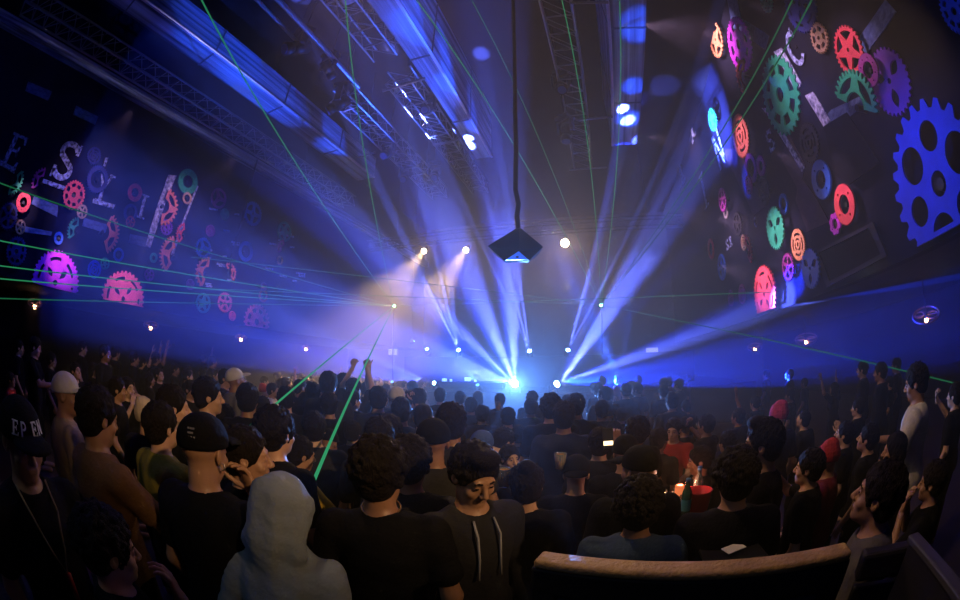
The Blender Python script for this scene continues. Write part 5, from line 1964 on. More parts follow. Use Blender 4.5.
def face_parts(root, H4):
    """eyes and brows for people whose face is seen"""
    if not EYE:
        for sx, nm in ((-1, 'l'), (1, 'r')):
            bm = bmesh.new()
            b_sph(bm, (sx * 0.031, 0.0835, -0.001), (0.0105, 0.0075, 0.0065), 12)
            me = bpy.data.meshes.new('eye')
            bm.to_mesh(me)
            bm.free()
            me.materials.append(mat('eye_dark', (0.02, 0.014, 0.012), 0.15, spec=0.6))
            me.shade_smooth()
            EYE['eye' + nm] = me
            bm = bmesh.new()
            b_tube(bm, [(sx * 0.015, 0.090, 0.021), (sx * 0.030, 0.090, 0.0255), (sx * 0.046, 0.081, 0.021)], [0.0035, 0.0045, 0.0025], 8)
            me = bpy.data.meshes.new('eyebrow')
            bm.to_mesh(me)
            bm.free()
            me.materials.append(m_hair)
            EYE['brow' + nm] = me
    for nm in ('l', 'r'):
        put(bpy.data.objects.new('eye', EYE['eye' + nm]), root).matrix_local = H4
        put(bpy.data.objects.new('eyebrow', EYE['brow' + nm]), root).matrix_local = H4


def P_(px, ytop, w, face, hair, top, pose, label, **kw):
    r = person(px, ytop, w, face, hair, top, pose, label, **kw)
    if abs(face) > 70:
        sl = kw.get('sleeve', 'short')
        k2 = {k: v for k, v in kw.items() if k in ('fine', 'build', 'hood', 'female', 'neck', 'hem')}
        face_parts(r, proto(pose, sl, **k2)[3])
    return r


def band(root, pr, side, m, name, label=None, r=0.034, up=0.02):
    """a band round a wrist"""
    s, e, w, fd, pn, hp, m_, fr = pr[4][side]
    d = Vector((w - e) / np.linalg.norm(w - e))
    p = Vector(w) - d * up
    bm = bmesh.new()
    q = d.to_track_quat('Z', 'Y').to_matrix()
    b_torus(bm, p, r, 0.009, 24, 8, q)
    o = from_bm(name, bm, m, root, True)
    if label:
        o['label'] = label
    return o


m_gold = mat('gold_chain', (0.75, 0.5, 0.2), 0.25, 0.9)
m_silver = mat('silver_band', (0.75, 0.75, 0.85), 0.25, 0.9)
m_rubber = mat('black_rubber', (0.01, 0.01, 0.01), 0.5)
m_phone_glow = mat('phone_glow', (0.5, 0.4, 0.3), 0.3, emit=((1.0, 0.75, 0.4), 2.5))

# ---------------- people close to the camera
# snapback cap man
r = P_(17, 391, 50, 158, None, 'black', dict(pitch=-9), 'man in a flat-brimmed black cap lettered in white, at the picture edge', hat='cap', skin=1, fine=0.0045, dist=1.5)
pr = proto(dict(pitch=-9), 'short', fine=0.0045)
cap_lbl = 'EP EN'
bm = bmesh.new()
xoff = -0.084
for ch in cap_lbl:
    if ch == ' ':
        xoff += 0.018
        continue
    for Pg in GLYPH[ch]:
        loop = []
        for u, v in Pg:
            xx = xoff + u * 0.030
            a = -xx / 0.104
            zz = 0.052 + v * 0.030
            rr = 0.100 * math.sqrt(max(0.05, 1 - ((zz - 0.040) / 0.104) ** 2)) + 0.0045
            loop.append((rr * 0.95 * math.sin(a), -0.012 + rr * 1.14 * math.cos(a), zz))
        vs = [bm.verts.new(v) for v in loop]
        vt = [bm.verts.new((v[0] * 1.03, (v[1] + 0.012) * 1.03 - 0.012, v[2])) for v in loop]
        bm.faces.new(vs[::-1])
        bm.faces.new(vt)
        for i in range(len(vs)):
            j = (i + 1) % len(vs)
            bm.faces.new((vs[i], vs[j], vt[j], vt[i]))
    xoff += 0.037
attach(r, 'cap_lettering', bm, mat('cap_thread_white', (0.8, 0.8, 0.82), 0.7), pr[3], False)['label'] = 'white raised cap lettering'
bm = bmesh.new()
b_tube(bm, [(-0.075, 0.03, 1.50), (-0.062, 0.115, 1.42), (-0.03, 0.140, 1.30), (0, 0.142, 1.22), (0.03, 0.140, 1.30), (0.062, 0.115, 1.42), (0.075, 0.03, 1.50)], 0.004, 8)
attach(r, 'neck_cord', bm, mat('cord_tan', (0.3, 0.24, 0.16), 0.7))
bm = bmesh.new()
b_cyl(bm, (0, 0.146, 1.22), (0.004, 0.150, 1.12), 0.014, 0.010, 12)
attach(r, 'pendant', bm, mat('pendant_red', (0.6, 0.05, 0.03), 0.3))['label'] = 'red pendant on a cord'
# white cap man
r = P_(66, 369, 27, 75, None, 'tan', 'yawR', 'man in a white cap and tan collared jacket, in profile behind the lettered black cap', sleeve='long', hat='cap', hatcol='white', skin=1)
# brown t-shirt
r = P_(97, 385, 36, 62, 'short', 'brown', 'reach', 'man in a brown t-shirt seen from behind, forearms out, pale band on wrist', fine=0.005, skin=1)
band(r, proto('reach', 'short', fine=0.005), 'r', m_silver, 'wristband', 'pale wristband')
r = P_(146, 398, 24, 40, None, 'charcoal', 'phone', 'person in a pale knitted hat holding one hand up, black band on the wrist', hat='beanie', hatcol='cream')
band(r, proto('phone', 'short'), 'r', m_rubber, 'wristband', 'black wristband')
r = P_(161, 401, 32, 58, 'short', 'olive', 'stand', 'man in an olive yellow t-shirt with glasses, facing the stage', skin=0)
bm = bmesh.new()
for sx in (-1, 1):
    b_torus(bm, (sx * 0.033, 0.104, 0.0), 0.021, 0.0028, 20, 6, Matrix.Rotation(PI / 2, 3, 'X'))
    b_cyl(bm, (sx * 0.055, 0.10, 0.004), (sx * 0.082, -0.005, 0.006), 0.0022, seg=6)
b_cyl(bm, (-0.012, 0.106, 0.002), (0.012, 0.106, 0.002), 0.0022, seg=6)
attach(r, 'glasses', bm, mat('glasses_frame', (0.55, 0.5, 0.4), 0.25, 0.4), proto('stand', 'short')[3])
# big black cap man
r = P_(202, 408, 54, 42, None, 'black', 'chin', 'big man in a black cap and black t-shirt, hand near his chin, seen from behind', hat='cap', skin=1, fine=0.0045, build=1.12, dist=1.6)
pr = proto('chin', 'short', fine=0.0045, build=1.12)
band(r, pr, 'r', m_rubber, 'wristband', 'black wristband')
bm = bmesh.new()
for i, (x, z, w_) in enumerate(((-0.045, 0.085, 0.03), (-0.04, 0.070, 0.022), (-0.048, 0.056, 0.034))):
    for q in range(3):
        a = PI + (x + q * w_ / 3) / 0.1
        b_box(bm, (0.0945 * math.sin(a), -0.012 + 0.112 * math.cos(a) * 0.95, z), (0.007, 0.006, 0.006), Matrix.Rotation(-a, 3, 'Z'))
attach(r, 'cap_print', bm, mat('cap_thread_grey', (0.16, 0.16, 0.18)), pr[3], False)
bm = bmesh.new()
b_torus(bm, (0.085, 0.0, -0.043), 0.012, 0.003, 16, 6, Matrix.Rotation(PI / 2, 3, 'X'))
attach(r, 'earring', bm, m_silver, pr[3])
P_(246, 426, 46, 66, 'short', 'black', 'yawR', 'dark-haired man with warm-lit cheek, right behind the big man in black cap', skin=1, fine=0.005)
P_(276, 407, 36, 45, 'curly', 'black', 'stand', 'person with bushy dark hair and lit cheek edge, above the grey hood')
P_(314, 411, 32, 8, 'short', 'charcoal', 'stand', 'dark round head just left of the steep laser beam, above the black cap')
r = P_(328, 427, 32, 25, None, 'white', 'bend', 'person in a black cap and white top leaning forward under the steep laser beam', hat='cap')
r = P_(300, 436, 28, 70, 'short', 'yellow', 'reach', 'person in a dark yellow sleeved jacket between the grey hood and the black cap', sleeve='long', dist=2.2)
# hooded
r = person(281, 479, 88, 28, None, 'heather', dict(lean=16, pitch=-14, roll=6), 'person in a pale grey hooded sweatshirt with the hood up, seen from behind', sleeve='long', hood=True, dist=1.42, fine=0.006)
# curly man with chain
r = P_(379, 438, 64, 10, 'curly', 'black', dict(yaw=14, pitch=-4), 'man with shiny black curls, thin gold chain and black t-shirt, back to the camera', skin=2, fine=0.0045, dist=1.5)
pr = proto(dict(yaw=14, pitch=-4), 'short', fine=0.0045)
bm = bmesh.new()
b_torus(bm, (0, -0.008, 1.507), 0.071, 0.0032, 40, 8, Matrix.Rotation(math.radians(14), 3, 'X'))
attach(r, 'neck_chain', bm, m_gold)['label'] = 'thin gold neck chain'
P_(410, 436, 42, 18, 'curly', 'charcoal', 'drink', 'second curly-haired man just beyond the man with the gold chain', sleeve='long', skin=2)
r = P_(474, 443, 48, 150, 'quiff', 'charcoal', 'lookdown', 'young man looking down toward the camera in a dark hooded jacket with pale drawstrings', sleeve='long', skin=1, fine=0.0045)
for sx in (-1, 1):
    bm = bmesh.new()
    b_tube(bm, [(sx * 0.045, 0.085, 1.46), (sx * 0.05, 0.128, 1.40), (sx * 0.048, 0.136, 1.30), (sx * 0.052, 0.136, 1.20)], 0.005, 8)
    attach(r, 'drawstring', bm, mat('cord_white', (0.28, 0.28, 0.30), 0.7))
P_(527, 462, 36, 0, 'bun', 'black', 'stand', 'woman with her hair in a bun, back to the camera', female=True)
r = P_(577, 452, 34, 0, None, 'black', 'drink', 'person in black cap with pale back strap, raising a drink, watch on wrist', sleeve='short', hat='capback')
band(r, proto('drink', 'short'), 'r', m_silver, 'wristwatch', 'silver wristwatch')
P_(564, 401, 24, 0, 'short', 'navy', 'stand', 'tall broad man in dark blue below the gap between the two strong lights', build=1.1)
P_(640, 442, 34, -12, None, 'black', 'yawL', 'man in black cap with its peak sideways, before the woman in the red top', hat='cap')
r = P_(641, 478, 66, 0, 'afro', 'denim', 'stand', 'man with short bushy curls and denim collar, directly behind the bench back', skin=2, fine=0.0045, dist=1.62)
r = P_(674, 418, 20, 195, 'short', 'red', 'reach', 'woman in a red top facing the camera behind the drinks table', female=True)
r = P_(706, 414, 19, -60, 'short', 'black', 'phone', 'man with glasses looking up past his raised hand, just right of the woman in red')
bm = bmesh.new()
for sx in (-1, 1):
    b_torus(bm, (sx * 0.033, 0.104, 0.0), 0.021, 0.0028, 20, 6, Matrix.Rotation(PI / 2, 3, 'X'))
    b_cyl(bm, (sx * 0.055, 0.10, 0.004), (sx * 0.082, -0.005, 0.006), 0.0022, seg=6)
b_cyl(bm, (-0.012, 0.106, 0.002), (0.012, 0.106, 0.002), 0.0022, seg=6)
attach(r, 'glasses', bm, MATS['glasses_frame'], proto('phone', 'short')[3])
r = P_(738, 447, 44, -15, 'curly', 'black', 'drink', 'big dark-haired person in black bending over the drinks table, pale cuff at the elbow', build=1.08)
P_(764, 418, 36, -86, 'quiff', 'black', 'stand', 'man in sharp profile facing left, light on his nose and forehead', skin=1, fine=0.005)
P_(778, 402, 20, -40, None, 'navy', 'yawL', 'person in a pinkish red knitted hat beyond the man in sharp profile', hat='beanie', hatcol='pink')
P_(804, 409, 15, -60, 'buzz', 'charcoal', 'lookup', 'man with a shaved pale head beside the pinkish red hat', skin=3)
P_(829, 441, 27, -80, None, 'maroon', 'chin', 'person in a dark red knitted hat in profile, hand to the chin', hat='beanie', hatcol='red', sleeve='long')
P_(811, 448, 26, -82, 'short', 'black', 'phone', 'person lifting a warm-lit forearm in front of the dark red hat')
P_(845, 421, 17, -84, 'short', 'black', 'lookup', 'face in profile looking up, above the dark red hat')
P_(869, 423, 22, -78, 'short', 'black', 'lookup', 'man in profile with chin lifted, between the dark red hat and the white t-shirt', skin=0)
P_(896, 432, 20, -60, 'long', 'charcoal', 'yawL', 'long-haired person in dark grey before the man in the white t-shirt', female=True)
P_(916, 363, 23, -84, 'short', 'white', 'reach', 'tall man in a white t-shirt in profile near the picture edge', skin=1)
P_(955, 382, 18, -70, 'short', 'black', 'phone', 'person at the picture edge with one hand lifted beside the white t-shirt')
P_(936, 460, 32, -86, 'short', 'black', 'mouth', 'man in profile with hands near his mouth, behind the big profile head', skin=1)
r = P_(884, 459, 72, -88, 'short', 'knit', 'lookup', 'man in big profile close to the camera, wearing a patterned grey knit', skin=1, fine=0.0045, dist=1.46)
P_(98, 507, 64, 84, 'curly', 'black', 'chin', 'curly-haired person low in the corner, in profile with a hand by the mouth', skin=1, fine=0.0045, dist=1.15)
P_(118, 377, 17, 100, 'short', 'black', 'stand', 'man with dark glasses in profile just beyond the brown t-shirt', skin=1)
P_(128, 377, 15, 140, 'long', 'black', 'mouth', 'woman with both hands lifted to her brightly lit face', female=True, skin=3)
P_(174, 385, 27, 55, 'short', 'black', 'yawR', 'dark-haired man with warm light on his forehead, above the olive t-shirt', skin=0)
P_(209, 377, 25, 55, 'short', 'black', 'yawR', 'dark head with a lit cheek, above the big man in the black cap')
P_(505, 428, 24, 60, 'short', 'white', 'bend', 'person in a white shirt leaning over, white back catching the light', dist=3.0)
P_(482, 428, 26, 5, None, 'navy', 'stand', 'person in a dark blue cap beside the leaning white shirt', hat='capback', hatcol='blue')

# ---------------- middle of the crowd
ROWS = [
    (20, 340, 9, 100, 'short', 'black', 'stand', 'short', 'man standing at the far left side by the left wall, nearest the picture edge'),
    (36, 337, 11, 105, 'short', 'black', 'reach', 'short', 'man in black at the far left side, arm held out, below the first ring lamp'),
    (83, 341, 8, 95, 'short', 'black', 'stand', 'short', 'dim man at the far left side between the arm-out man and the pale-faced one'),
    (106, 341, 10, 120, 'short', 'black', 'drink', 'long', 'pale-faced man at the far left side with a pale forearm across his chest'),
    (116, 346, 8, 60, 'short', 'black', 'stand', 'long', 'man just beyond the pale-faced man at the far left side'),
    (76, 362, 12, 140, 'short', 'black', 'lookup', 'short', 'smiling face lit warm beside the white cap'),
    (94, 362, 10, 110, 'long', 'black', 'stand', 'short', 'dim face in profile right of the smiling face'),
    (11, 372, 10, 110, 'short', 'red', 'stand', 'short', 'person in red deep in the dark above the lettered black cap'),
    (135, 352, 8, 90, 'short', 'black', 'stand', 'short', 'small dim head past the far left side, left one'),
    (143, 357, 8, 80, 'short', 'black', 'raiseR', 'short', 'small dim person with a hand up, past the far left side'),
    (160, 368, 10, 150, 'short', 'black', 'lookup', 'short', 'lit face looking up above the olive t-shirt man'),
    (157, 352, 8, 80, 'short', 'black', 'raise2', 'short', 'person with both arms up in front of the left balcony'),
    (178, 386, 10, 110, 'short', 'black', 'mouth', 'short', 'small warm face with hands up, left of the bright laughing face'),
    (191, 380, 14, 135, 'short', 'black', 'clap', 'short', 'bright laughing face with hands together'),
    (188, 369, 10, 90, 'short', 'black', 'stand', 'short', 'dim head behind the bright laughing face'),
    (204, 354, 8, 60, 'short', 'black', 'raiseR', 'short', 'person with one thin arm up at the foot of the left balcony'),
    (213, 356, 8, 70, 'short', 'black', 'stand', 'short', 'dim upright head beside the thin raised arm'),
    (226, 369, 12, 110, 'short', 'black', 'stand', 'long', 'lit face left of the pale grey cap'),
    (228, 384, 12, 95, 'long', 'black', 'reach', 'short', 'woman with lit cheek and hand held out below the pale grey cap'),
    (248, 383, 23, 15, 'short', 'black', 'stand', 'short', 'round dark head under the pale grey cap'),
    (273, 383, 11, 100, 'short', 'white', 'stand', 'short', 'small lit profile beside the red knitted hat'),
    (281, 378, 9, 20, 'short', 'black', 'raiseR', 'short', 'far person with a hand up, above the red knitted hat'),
    (286, 386, 19, 5, 'short', 'black', 'stand', 'short', 'dark head right of the red knitted hat'),
    (301, 378, 16, 30, 'buzz', 'charcoal', 'yawR', 'short', 'close-cropped head whose ear side glows, where the slanting laser passes'),
    (313, 382, 18, 5, 'short', 'black', 'stand', 'short', 'dark head right of the close-cropped head'),
    (329, 371, 20, 15, 'short', 'charcoal', 'stand', 'short', 'taller bushy head standing out against the blue haze'),
    (345, 373, 14, 40, 'short', 'black', 'yawR', 'short', 'head beside the tall bushy one, lit from the stage'),
    (305, 392, 18, 10, 'short', 'black', 'stand', 'short', 'head in front of the close-cropped one, nearer the camera'),
    (329, 392, 21, 0, 'short', 'black', 'stand', 'short', 'dark head directly below the tall bushy one'),
    (353, 389, 19, 20, 'short', 'black', 'yawR', 'short', 'head below the raised arms holding a cloth'),
    (378, 386, 21, 0, 'short', 'navy', 'stand', 'short', 'blue-tinged round head left of the white cap'),
    (401, 398, 23, 0, 'quiff', 'navy', 'stand', 'short', 'pointed dark head in front of the white cap'),
    (419, 388, 16, 0, 'short', 'navy', 'stand', 'short', 'small very blue head below the short ray of light'),
    (423, 402, 24, 0, 'buzz', 'charcoal', 'stand', 'short', 'rim-lit round head below the small very blue one'),
    (440, 388, 12, 0, 'short', 'black', 'stand', 'short', 'small head before the DJ table, left of the laptop'),
    (451, 402, 27, 0, 'short', 'charcoal', 'stand', 'short', 'broad rim-lit head below the DJ table'),
    (460, 391, 12, 0, 'short', 'navy', 'stand', 'short', 'small blue head right under the laptop'),
    (471, 397, 14, 0, 'short', 'black', 'stand', 'short', 'small dark head beside the broad rim-lit head'),
    (482, 405, 17, 0, 'short', 'navy', 'stand', 'short', 'blue head left of the brightest light, nearest to it'),
    (433, 415, 30, 0, None, 'charcoal', 'stand', 'short', 'person in a dark cap below the broad rim-lit head'),
    (379, 416, 26, 5, 'short', 'charcoal', 'stand', 'short', 'dark head just beyond the curls with the gold chain'),
    (391, 414, 24, 40, 'long', 'black', 'stand', 'short', 'long-haired person with a small yellow tag at the neck'),
    (508, 407, 18, 0, 'short', 'navy', 'stand', 'short', 'dark blue head right under the brightest light'),
    (500, 393, 12, 0, 'short', 'navy', 'stand', 'short', 'small dark head just under the brightest light, left one'),
    (531, 398, 15, 0, 'short', 'black', 'stand', 'short', 'head in the dark gap right of the brightest light'),
    (551, 394, 21, 0, 'curly', 'black', 'stand', 'short', 'brown-rimmed curly head under the fan light'),
    (576, 393, 19, 0, 'short', 'black', 'stand', 'short', 'dark bushy head right of the curly rimmed one'),
    (602, 400, 16, -5, 'short', 'black', 'stand', 'short', 'dark head second to the right of the curly rimmed one'),
    (608, 406, 15, 0, None, 'charcoal', 'stand', 'short', 'person in a dark cap at the edge of the blue floor haze'),
    (621, 408, 14, -10, 'short', 'black', 'stand', 'short', 'small head in the blue haze above the phone glow'),
    (613, 421, 17, -10, 'short', 'black', 'yawL', 'short', 'head beside the raised dark-haired face looking up'),
    (636, 416, 25, -35, 'curly', 'black', 'lookup', 'short', 'big dark-haired head looking up, above the black cap with side peak'),
    (684, 417, 12, -60, 'short', 'black', 'stand', 'short', 'profile behind the woman in red'),
    (626, 432, 32, -10, None, 'black', 'stand', 'short', 'person in a wide dark cap behind the one with the side peak'),
    (600, 427, 26, 0, 'short', 'charcoal', 'phone', 'short', 'dark figure holding a phone that glows yellow'),
    (738, 408, 11, -60, 'short', 'black', 'raiseR', 'short', 'person with one arm up at the edge of the blue floor haze'),
    (728, 430, 20, -40, 'short', 'black', 'stand', 'short', 'dark head left of the man in sharp profile'),
    (766, 370, 7, -70, 'short', 'black', 'stand', 'short', 'tiny dim head under the right balcony, leftmost'),
    (789, 369, 8, -80, 'short', 'black', 'lookup', 'short', 'small dim man under the right balcony below the middle ring lamp'),
    (804, 378, 8, -75, 'short', 'black', 'stand', 'short', 'small dim face right of the dim man below the middle ring lamp'),
    (790, 389, 9, -75, 'short', 'black', 'stand', 'short', 'small dim head above the shaved pale head'),
    (834, 382, 10, -60, 'long', 'black', 'raise2', 'short', 'woman with both bare arms raised wide under the right balcony'),
    (862, 361, 11, -84, 'short', 'black', 'stand', 'short', 'dim man in profile on the right side, left of the dark-clad tall one'),
    (880, 362, 13, -80, 'short', 'black', 'stand', 'long', 'dark-clad tall man in profile beyond the white t-shirt'),
    (896, 358, 10, -80, 'short', 'black', 'stand', 'short', 'dim head just left of the man in the white t-shirt'),
    (889, 376, 9, -80, 'short', 'black', 'stand', 'short', 'dim head faintly tinted green behind the white t-shirt'),
    (858, 398, 14, -75, 'short', 'black', 'clap', 'short', 'person with hands together under the dim tall men'),
    (700, 446, 22, -100, 'short', 'black', 'reach', 'short', 'person with bare arms stretched to the drinks table'),
    (660, 428, 16, 30, 'short', 'charcoal', 'stand', 'short', 'dark head between the side-peak cap and the woman in red'),
    (226, 404, 22, 60, 'short', 'black', 'stand', 'short', 'dark head right of the big black cap'),
    (263, 396, 18, 30, 'short', 'black', 'stand', 'short', 'dark head beneath the slanting laser, left part'),
    (52, 352, 10, 100, 'short', 'black', 'stand', 'short', 'dim head at the far left side behind the white cap'),
    (150, 372, 10, 80, 'long', 'black', 'stand', 'short', 'dim long-haired head above the pale knitted hat'),
    (519, 425, 20, 0, 'short', 'charcoal', 'stand', 'short', 'dark head right of the leaning white shirt'),
    (352, 420, 24, 10, 'short', 'charcoal', 'stand', 'short', 'grey-backed person right of the steep laser beam'),
    (457, 430, 22, 0, 'short', 'maroon', 'stand', 'short', 'person in dark maroon between the dark cap and the blue cap'),
    (686, 400, 11, -30, 'short', 'black', 'stand', 'short', 'small head in the blue haze above the profile near the woman in red'),
    (755, 396, 10, -50, 'short', 'black', 'stand', 'short', 'small head in blue haze left of the pinkish red hat'),
    (510, 445, 26, 150, 'short', 'charcoal', 'drink', 'long', 'person turned to the camera holding a drink left of the bun'),
]
for px, yt, w, fa, hr, tp, ps, sl, lab in ROWS:
    P_(px, yt, w, fa, hr, tp, ps, lab, sleeve=sl, hat='cap' if hr is None else None, **({'female': True} if hr == 'long' else {}))
P_(236, 366, 16, 70, None, 'grey', 'lookup', 'person in a pale grey cap tipped up, above the round dark head', hat='cap', hatcol='white')
P_(264, 384, 10, 60, None, 'red', 'stand', 'person in a red knitted hat and red top', hat='beanie', hatcol='red')
P_(397, 385, 19, 10, None, 'navy', 'phone', 'person in a white cap with a hand to its peak', hat='cap', hatcol='white')
r = P_(354, 378, 16, 30, 'short', 'charcoal', dict(r=((0.22, 0.10, 1.66), (0.10, 0.16, 1.90), (-0.2, 0.1, 1), (0, 1, 0), 'hold'), l=((0.22, 0.10, 1.66), (0.10, 0.16, 1.90), (-0.2, 0.1, 1), (0, 1, 0), 'hold')), 'person with both hands lifted above the crowd, gripping a pale cloth')
cl = bmesh.new()
pr = proto(dict(r=((0.22, 0.10, 1.66), (0.10, 0.16, 1.90), (-0.2, 0.1, 1), (0, 1, 0), 'hold'), l=((0.22, 0.10, 1.66), (0.10, 0.16, 1.90), (-0.2, 0.1, 1), (0, 1, 0), 'hold')), 'short')
pts = []
for i in range(10):
    f = i / 9
    pts.append(Vector((0.13 - 0.03 * math.sin(f * 3), 0.20 + 0.01 * math.sin(f * 7), 1.98 - 0.42 * f)))
b_tube(cl, pts, [0.018 + 0.022 * math.sin(PI * (i / 9)) for i in range(10)], 10)
bpy.context.view_layer.update()
o = from_bm('hand_cloth', cl, CLOTH['cream'], None, True)
o.matrix_world = r.matrix_world
tag(o, 'pale cloth dangling from lifted hands above the crowd', 'cloth')

# ---------------- packed crowd before the stage, too small to tell apart
random.seed(21)
taken = [(q[1], q[2]) for q in PEOPLE]
n_fill = 0
for tries in range(6000):
    x, y = random.uniform(-8.5, 3.6), random.uniform(4.6, 11.2)
    if any((x - a) ** 2 + (y - b) ** 2 < 0.27 for a, b in taken):
        continue
    hgt = random.uniform(1.60, 1.76)
    bz = base_z(x, y)
    if bz > 0:
        continue
    px, py = proj((x, y, hgt))
    if 425 < px < 585 and py < 391:
        continue
    if not (120 < px < 700):
        continue
    taken.append((x, y))
    d_ = math.hypot(x, y)
    hr = random.choice(['short', 'short', 'short', 'curly', 'buzz', 'quiff', 'long'])
    ps = random.choice(['stand'] * 7 + ['yawR', 'yawL', 'lookup'] + (['raiseR'] if random.random() < .15 else []))
    tgt = math.degrees(math.atan2(-2.2 - x, 13 - y)) - math.degrees(math.atan2(x, y))
    person(px, py, 76 / d_, tgt + random.uniform(-15, 15), hr, random.choice(['black', 'black', 'charcoal', 'navy', 'maroon', 'grey']), ps, 'dark head in the packed crowd just before the stage',
           group='packed crowd before the stage', dist=d_)
    n_fill += 1
    if n_fill >= 75:
        break
# ------------------------------------------------------------------ bench, table, drinks
m_vinyl = mat('tan_vinyl', (0.34, 0.22, 0.10), 0.45, noise=(0.28, 0.18, 0.085), noise_scale=14, bump=(60, 0.35))
m_bench = mat('bench_black', (0.012, 0.012, 0.015), 0.5, bump=(30, 0.08))
m_bpanel = mat('bench_blue_cloth', (0.03, 0.04, 0.075), 0.9, bump=(80, 0.3))
BZ = 1.50
A = onz(534, 560, BZ)
pts_px = [(534, 560), (600, 560), (680, 561), (740, 559), (800, 555), (852, 551)]
line = [onz(x, y, BZ) for x, y in pts_px]
Bp = line[-1]
dv = (Bp - A)
dv.z = 0
Lb = dv.length
dv.normalize()
nv = Vector((dv.y, -dv.x, 0))          # toward the camera
if (CAM - A).dot(nv) < 0:
    nv = -nv
ang = math.atan2(dv.y, dv.x)
e = empty('bench', (A.x, A.y, 0.0), ang, 'long black bench with a tan padded top edge on its high back', 'bench')
yb = 1 if Vector((-math.sin(ang), math.cos(ang), 0)).dot(nv) > 0 else -1   # local +Y sign that points to the camera
bm = bmesh.new()
b_box(bm, (Lb / 2, -yb * 0.03, BZ - 0.012), (Lb, 0.075, 0.030), bevel=0.010)
from_bm('top_padding', bm, m_vinyl, e, True)['label'] = 'tan padded top edge'
bm = bmesh.new()
b_box(bm, (Lb / 2, -yb * 0.03, BZ - 0.075), (Lb + 0.02, 0.06, 0.10), bevel=0.012)
from_bm('back_rail', bm, m_bench, e)
for xx in (0.03, Lb * 0.62, Lb - 0.03):
    bm = bmesh.new()
    b_box(bm, (xx, -yb * 0.03, (BZ - 0.1) / 2), (0.075, 0.06, BZ - 0.1), bevel=0.008)
    from_bm('post', bm, m_bench, e)
bm = bmesh.new()
b_box(bm, (Lb / 2, -yb * 0.035, 0.92), (Lb - 0.06, 0.03, 0.90), bevel=0.006)
from_bm('back_panel', bm, m_bpanel, e)
bm = bmesh.new()
b_box(bm, (Lb / 2, -yb * 0.17, 0.45), (Lb, 0.24, 0.10), bevel=0.02)
from_bm('seat', bm, m_bench, e)
e = empty('bench', onz(853, 551, 0.0) * 0 + Vector((Bp.x, Bp.y, 0)), 0, 'unlit black bench back continuing toward the picture corner', 'bench')
B2 = onz(915, 540, BZ)
d2 = Vector((B2.x - Bp.x, B2.y - Bp.y, 0))
a2 = math.atan2(d2.y, d2.x)
e.rotation_euler = (0, 0, a2)
bm = bmesh.new()
b_box(bm, (d2.length / 2 + 0.04, 0, BZ - 0.05), (d2.length, 0.055, 0.09), bevel=0.012)
from_bm('back_rail', bm, m_bench, e)
bm = bmesh.new()
b_box(bm, (d2.length / 2 + 0.04, 0, 0.7), (d2.length - 0.02, 0.03, 1.36), bevel=0.006)
from_bm('back_panel', bm, m_bench, e)
# dark partition at the picture edge
q0, q1 = at(915, 534, 1.22), at(965, 563, 1.00)
e = empty('divider_board', (q0.x, q0.y, 0), label='plain black divider board at the picture corner, beside the big profile man', cat='divider')
e.rotation_euler = (0, 0, math.atan2(q1.y - q0.y, q1.x - q0.x))
Lp = math.hypot(q1.x - q0.x, q1.y - q0.y) + 0.4
bm = bmesh.new()
b_box(bm, (Lp / 2, 0, q0.z / 2), (Lp, 0.03, q0.z - 0.02), bevel=0.004)
from_bm('board', bm, m_bench, e)
bm = bmesh.new()
b_box(bm, (Lp / 2, 0, q0.z - 0.012), (Lp + 0.02, 0.04, 0.022), bevel=0.005)
from_bm('edge_strip', bm, mat('dull_edge', (0.06, 0.06, 0.07), 0.4, 0.4), e)

# high table with drinks
TZ = 1.12
tc = onz(672, 508, TZ)
e = empty('bar_table', (tc.x, tc.y, 0), label='round bar table crowded with bottles and glasses before the woman in red', cat='table')
bm = bmesh.new()
b_lathe(bm, [(0.225, TZ - 0.03), (0.235, TZ - 0.02), (0.235, TZ - 0.005), (0.225, TZ)], 40)
from_bm('tabletop', bm, mat('table_red', (0.20, 0.03, 0.025), 0.25, noise=(0.14, 0.02, 0.02)), e, True)
bm = bmesh.new()
b_cyl(bm, (0, 0, 0.02), (0, 0, TZ - 0.03), 0.035)
from_bm('column', bm, m_black, e, True)
bm = bmesh.new()
b_lathe(bm, [(0.24, 0.0), (0.24, 0.015), (0.05, 0.03), (0.04, 0.04)], 32)
from_bm('base', bm, m_black, e, True)
m_glass = mat('clear_glass', (0.75, 0.8, 0.8), 0.05, spec=0.6)
m_glass.node_tree.nodes['Principled BSDF'].inputs['Transmission Weight'].default_value = 0.85
m_greenglass = mat('green_glass', (0.05, 0.25, 0.2), 0.06, spec=0.6)
m_greenglass.node_tree.nodes['Principled BSDF'].inputs['Transmission Weight'].default_value = 0.5
m_amber = mat('amber_drink', (0.7, 0.32, 0.06), 0.15, spec=0.5)
m_cap_blue = mat('bottle_cap_blue', (0.05, 0.16, 0.4), 0.35)
m_capred = mat('bottle_cap_red', (0.6, 0.03, 0.02), 0.35)
m_lblue = mat('bottle_label_teal', (0.05, 0.28, 0.32), 0.5)
m_paper = mat('white_paper', (0.7, 0.68, 0.66), 0.7)


